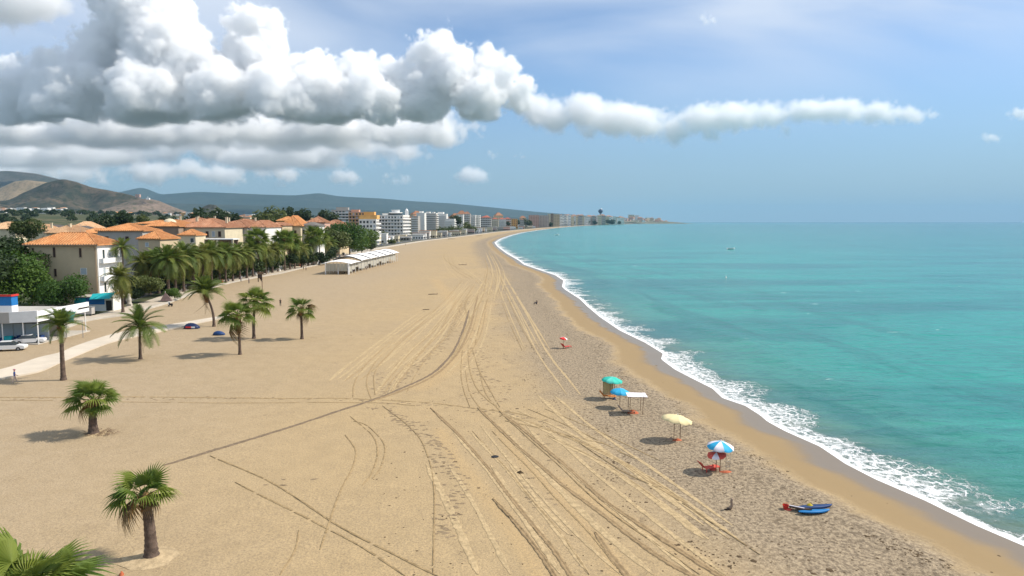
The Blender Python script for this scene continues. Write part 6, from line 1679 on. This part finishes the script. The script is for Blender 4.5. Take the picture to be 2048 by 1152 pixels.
# covered boats on the sand among the palms
def covered_boat(label, p, L, W, Hh, rz, mat, band=None):
    o = thing('covered_boat', label, 'boat', p, rz)
    b = MB(); n, m = 12, 8; vs = []
    for i in range(n + 1):
        t = i / n; x = (t - .5) * L; w = W / 2 * max(.05, math.sin(PI * (.06 + .88 * t)) ** .45); h_ = Hh * max(.1, math.sin(PI * (.10 + .82 * t ** .85)) ** .6)
        for j in range(m + 1):
            a = PI * j / m; vs.append((x, -w * math.cos(a) * (1 + .08 * math.sin(a * 3)), h_ * math.sin(a) ** .8 + .04 * (i % 2) * math.sin(a)))
    b.add(vs, [(i*(m+1)+j, (i+1)*(m+1)+j, (i+1)*(m+1)+j+1, i*(m+1)+j+1) for i in range(n) for j in range(m)] + [tuple(range(m + 1)), tuple(n*(m+1) + j for j in range(m, -1, -1))]); part('cover', b, mat, o, True)
    b = MB(); b.tube([(-L*.5, -W*.30, .1), (0, -W*.52, .1), (L*.48, -W*.28, .1)], .07, 6); b.tube([(-L*.5, W*.30, .1), (0, W*.52, .1), (L*.48, W*.28, .1)], .07, 6); part('gunwale', b, M_BLACK, o)
    if band:
        b = MB(); b.box(-L*.28, L*.10, -W*.535, -W*.515, .22, .50); part('red_band', b, band, o); b = MB(); b.box(L*.103, L*.36, -W*.50, -W*.485, .2, .5); part('white_band', b, M_WHITE, o)
    return o
covered_boat('dark navy upturned boat with red and white band at the end of the pale path', GS(384, 657), 2.7, 1.7, 1.05, -.05, M_NAVY, M_REDU)
covered_boat('small boat under a blue tarpaulin alone on the sand', GS(438, 670), 1.9, 1.3, .72, .05, M_BLUET)
# wooden board on a pole
p = GS(523, 581)
nb = thing('wooden_notice', 'brown slatted wooden panel on a single post at the edge of the sand', 'wooden sign', p)
b = MB(); b.tube([(.25, 0, -.3), (.25, 0, 5.2)], .11, 8); part('post', b, M_WOOD, nb)
b = MB(); b.box(-1.05, .75, -.14, -.02, 4.7, 5.4); part('header_board', b, M_WOOD, nb)
for k in range(5):
    b = MB(); b.box(-.95 + k * .27, -.95 + k * .27 + .21, -.10, .06, 2.55 + .35 * ((k * 3) % 4), 4.69); part('slat', b, M_SHUT, nb)
# street furniture and cars along the promenade
def car(label, p, rz, paint, L=4.2, Hh=1.45, van=False, group=None):
    o = thing('parked_van' if van else 'parked_car', label, 'van' if van else 'car', p, rz, group); W = 1.72
    if van: prof = [(-L/2,.35),(L/2,.35),(L/2+.05,.8),(L/2-.25,1.1),(L/2-.9,1.9),(-L/2+.1,2.0),(-L/2,1.8)]; cab = None
    else: prof = [(-L/2,.32),(L/2,.32),(L/2+.06,.62),(L/2-.12,.80),(L/2-1.15,.92),(-L/2+.55,.95),(-L/2+.02,.85)]
    b = MB(); b.prism(prof, -W/2, W/2); part('body', b, paint, o)
    if not van:
        b = MB(); c = [(-L/2+.45,.94),(L/2-1.10,.92),(L/2-1.85,Hh),(-L/2+1.05,Hh)]
        b.add([(x, -W/2+.05, z) if z < 1.2 else (x, -W/2+.22, z) for x, z in c] + [(x, W/2-.05, z) if z < 1.2 else (x, W/2-.22, z) for x, z in c], [(0,1,2,3),(4,7,6,5),(1,5,6,2),(3,2,6,7),(0,3,7,4)]); part('cabin', b, M_GLASS, o)
        b = MB(); b.box(-L/2+1.0, L/2-1.83, -W/2+.21, W/2-.21, Hh+.002, Hh+.05); part('roof', b, paint, o)
    else:
        b = MB(); b.add([(L/2-.28,-W/2+.1,1.12),(L/2-.28,W/2-.1,1.12),(L/2-.86,W/2-.15,1.86),(L/2-.86,-W/2+.15,1.86)], [(0,1,2,3)]); 
        for v_ in range(4): b.v[v_] = (b.v[v_][0]+.02, b.v[v_][1], b.v[v_][2]+.02)
        part('windscreen', b, M_GLASS, o)
    for x in (-L/2+.75, L/2-.8):
        for s in (-1, 1):
            T = Matrix.Translation((x, s*(W/2-.06), .31)) @ Matrix.Rotation(PI/2, 4, 'X')
            b = MB(); b.lathe([(.17,-.1),(.31,-.1),(.32,0),(.31,.1),(.17,.1)], 12, M=T); w_ = part('wheel', b, M_BLACK, o)
            b = MB(); b.lathe([(.01,-.085),(.17,-.085),(.17,.085),(.01,.085)], 10, M=T); part('rim', b, M_STEEL, w_)
    for s in (-1, 1):
        b = MB(); b.box(L/2-.08, L/2+.065, s*.58-.16, s*.58+.16, .6, .74); part('headlight', b, M_WHITE, o)
    return o
CP = [plain('car_paint_%s' % n, c, .25, .02, spec=.6) for n, c in (('white', (.75,.75,.74)), ('grey', (.25,.26,.28)), ('black', (.02,.02,.025)), ('red', (.45,.03,.03)), ('blue', (.04,.10,.28)), ('silver', (.5,.51,.52)))]
for lb, u, v, ci, vn in [('white van under the shaggy palms behind the promenade', 460, 556, 0, 1), ('blue car parked under the palms next to the white van', 494, 557, 4, 0), ('red car parked under the palms', 505, 552, 3, 0), ('silver car parked under the palms right of the red one', 520, 548, 5, 0), ('white car in the middle of the cars under the palms', 538, 543, 0, 0), ('black car parked in the shade between the palms', 552, 540, 2, 0), ('grey car parked under the tall bare palms', 567, 536, 1, 0), ('blue grey car parked right of the grey one', 583, 532, 4, 0),
    ('white car beneath the last palms of the row', 612, 526, 0, 0), ('silver car under the spreading trees', 640, 521, 5, 0), ('dark car at the foot of the largest spreading tree', 668, 514, 2, 0), ('white car right of the spreading trees', 742, 497, 0, 0), ('grey car in front of the big white seafront block', 766, 491, 1, 0), ('silver car at the corner of the big white seafront block', 790, 486, 5, 0), ('white car below the white tower', 840, 475, 0, 0), ('dark car beside the park trees', 862, 472, 2, 0)]:
    q = G(u, v, .15); car(lb, (xp(q.y) - 13.0 - (3.5 if vn else 0), q.y, .14), PI/2 + .05, CP[ci], van=vn, L=4.8 if vn else 4.2)
q = G(14, 702, .05); car('white car nearest the left edge in front of the beach bar', (q.x, q.y + .6, .02), .3, CP[0], L=4.4)
q = G(56, 688, .05); car('white car parked beside the front posts of the beach bar', (q.x, q.y + .6, .02), .35, CP[0], L=4.2)
def lamp(p, group):
    o = thing('street_lamp', 'slim grey street lamp with a curved arm on the promenade', 'street lamp', p, random.uniform(-.3, .3), group)
    b = MB(); b.tube([(0,0,0),(0,0,.8),(0,0,6.4)], [.12,.09,.06], 8); part('post', b, M_STEEL, o)
    b = MB(); b.tube([(0,0,6.4),(.25,0,6.9),(.9,0,7.05),(1.3,0,6.95)], [.05,.045,.04,.035], 6); part('arm', b, M_STEEL, o)
    b = MB(); b.lathe([(.05,0),(.22,-.05),(.18,-.14),(.02,-.18)], 10, M=Matrix.Translation((1.35,0,6.97))); part('lamp_head', b, M_WHITE, o)
    return o
l0 = None
for k, Y in enumerate([236, 268, 300, 335, 372, 410, 455, 505, 560, 620, 690, 770, 860]):
    p = (float(xp(Y)) - 3.0, Y, .15)
    if k == 0: l0 = lamp(p, 'street lamps along the promenade')
    else: c = copy_tree(l0); c.location = p
bench0 = None
for k, Y in enumerate([205, 222, 246, 262, 288, 312, 345, 390]):
    p = (float(xp(Y)) - 1.6, Y, .16)
    if not k:
        o = bench0 = thing('promenade_bench', 'pale stone bench on the promenade edge', 'bench', p, 0, 'benches along the promenade edge')
        b = MB(); b.box(-.25, .25, -.9, .9, .40, .48); part('seat', b, M_CONC, o)
        for y in (-.7, .7): b = MB(); b.box(-.2, .2, y-.1, y+.1, 0, .398); part('support', b, M_CONC, o)
    else: c = copy_tree(bench0); c.location = p
for k in range(40):   # low clutter of planters, bins and boxes among the palms
    Y = 195 * (560 / 195) ** (k / 40); x = float(xp(Y)) - _pr.uniform(2, 8)
    b = MB(); s = _pr.uniform(.35, .7); b.box(-s, s, -s * .7, s * .7, 0, _pr.uniform(.5, 1.0)); b.box(-s * .9, s * .9, -s * .6, s * .6, 1.003, 1.08)
    if k % 2:
        b = MB(); b.lathe([(s * .6, 0), (s * .9, .8), (s * .95, .8), (s * .8, .76), (.05, .76)], 10)
    o = put('planter', b.mesh('planter', _pr.choice([M_CONC, M_WHITE, M_GREYR, M_RUST, M_SHUT])), None, (x, Y, .16)); 
    o['label'] = ('round planter pot' if k % 2 else 'square box planter') + ' on the promenade under the palms'; o['category'] = 'planter'; o['group'] = 'round planters on the promenade' if k % 2 else 'square planters on the promenade'
    if k % 2 and k % 4 == 1: put('plant', CRF[1], o, (0, 0, 1.0), sc=1.1)
# sandy beach boundary stones and far bathers gear near the park trees
for lb, u, v, s in [('dark covered beach gear far up the beach, left one', 982, 463, 2.2), ('dark covered beach gear far up the beach, right one', 993, 461.5, 2.0)]:
    p = G(u, v); heap(lb, p, (s, s * .7, s * .8), M_SHUT, int(u), 'covered_gear', 'beach gear')
# boats and buoys on the water
def at_sea(u, v): return G(u, v, WATER_Z)
boat('small open boat out on the bay with a white hull', at_sea(1462, 498.5), 5.5, 2.0, .9, .05, M_WHITE, M_WOOD)
def motor_boat(label, p, rz, s=1.0):
    o = boat(label, p, 7 * s, 2.4 * s, 1.1 * s, rz, M_WHITE, M_GREYR); o.name = 'motor_boat'
    b = MB(); b.prism([(-.6*s,1.0*s),(1.5*s,1.1*s),(.8*s,2.1*s),(-.5*s,2.1*s)], -.8*s, .8*s); part('cabin', b, M_WHITE, o)
    return o
motor_boat('tiny white motor boat close to the far beach', at_sea(1114, 470.5), .2)
for i, (u, v) in enumerate([(1452, 556)]):
    b = MB(); i = 1; b.lathe([(.02, -.2), (.3, -.1), (.35, .15), (.2, .4), (.06, .5), (.06, .9), (.01, 1.0)], 12); tag(part('buoy', b, M_WHITE if i else M_ORANGE, None, True, loc=at_sea(u, v)), ['orange buoy floating on the right of the bay', 'white buoy floating in the middle of the bay'][i], 'buoy')

# ---- labels of repeats: tell neighbours apart by their order along the row
def screen_u(o):
    p = o.matrix_world.translation if o.parent else o.location
    return p.x / max(p.y, 1)
ORD = ['first', 'second', 'third', 'fourth', 'fifth', 'sixth', 'seventh', 'eighth', 'ninth', 'tenth', 'eleventh', 'twelfth', 'thirteenth', 'fourteenth', 'fifteenth', 'sixteenth', 'seventeenth', 'eighteenth', 'nineteenth', 'twentieth']
_gr = {}
for o in S.objects:
    if o.parent is None and 'group' in o and 'label' in o: _gr.setdefault((o['group'], o['label']), []).append(o)
for (g, lb), os_ in _gr.items():
    if 2 <= len(os_) <= 20:
        for k, o in enumerate(sorted(os_, key=screen_u)):
            o['label'] = lb + ', ' + ORD[k] + ' from the left'
    elif 20 < len(os_) <= 60:      # longer rows: counted within each third
        os_ = sorted(os_, key=screen_u); n3 = -(-len(os_) // 3)
        for k, o in enumerate(os_):
            o['label'] = lb + ', ' + ORD[k % n3] + ' of the ' + ('left', 'middle', 'right')[k // n3] + ' third'
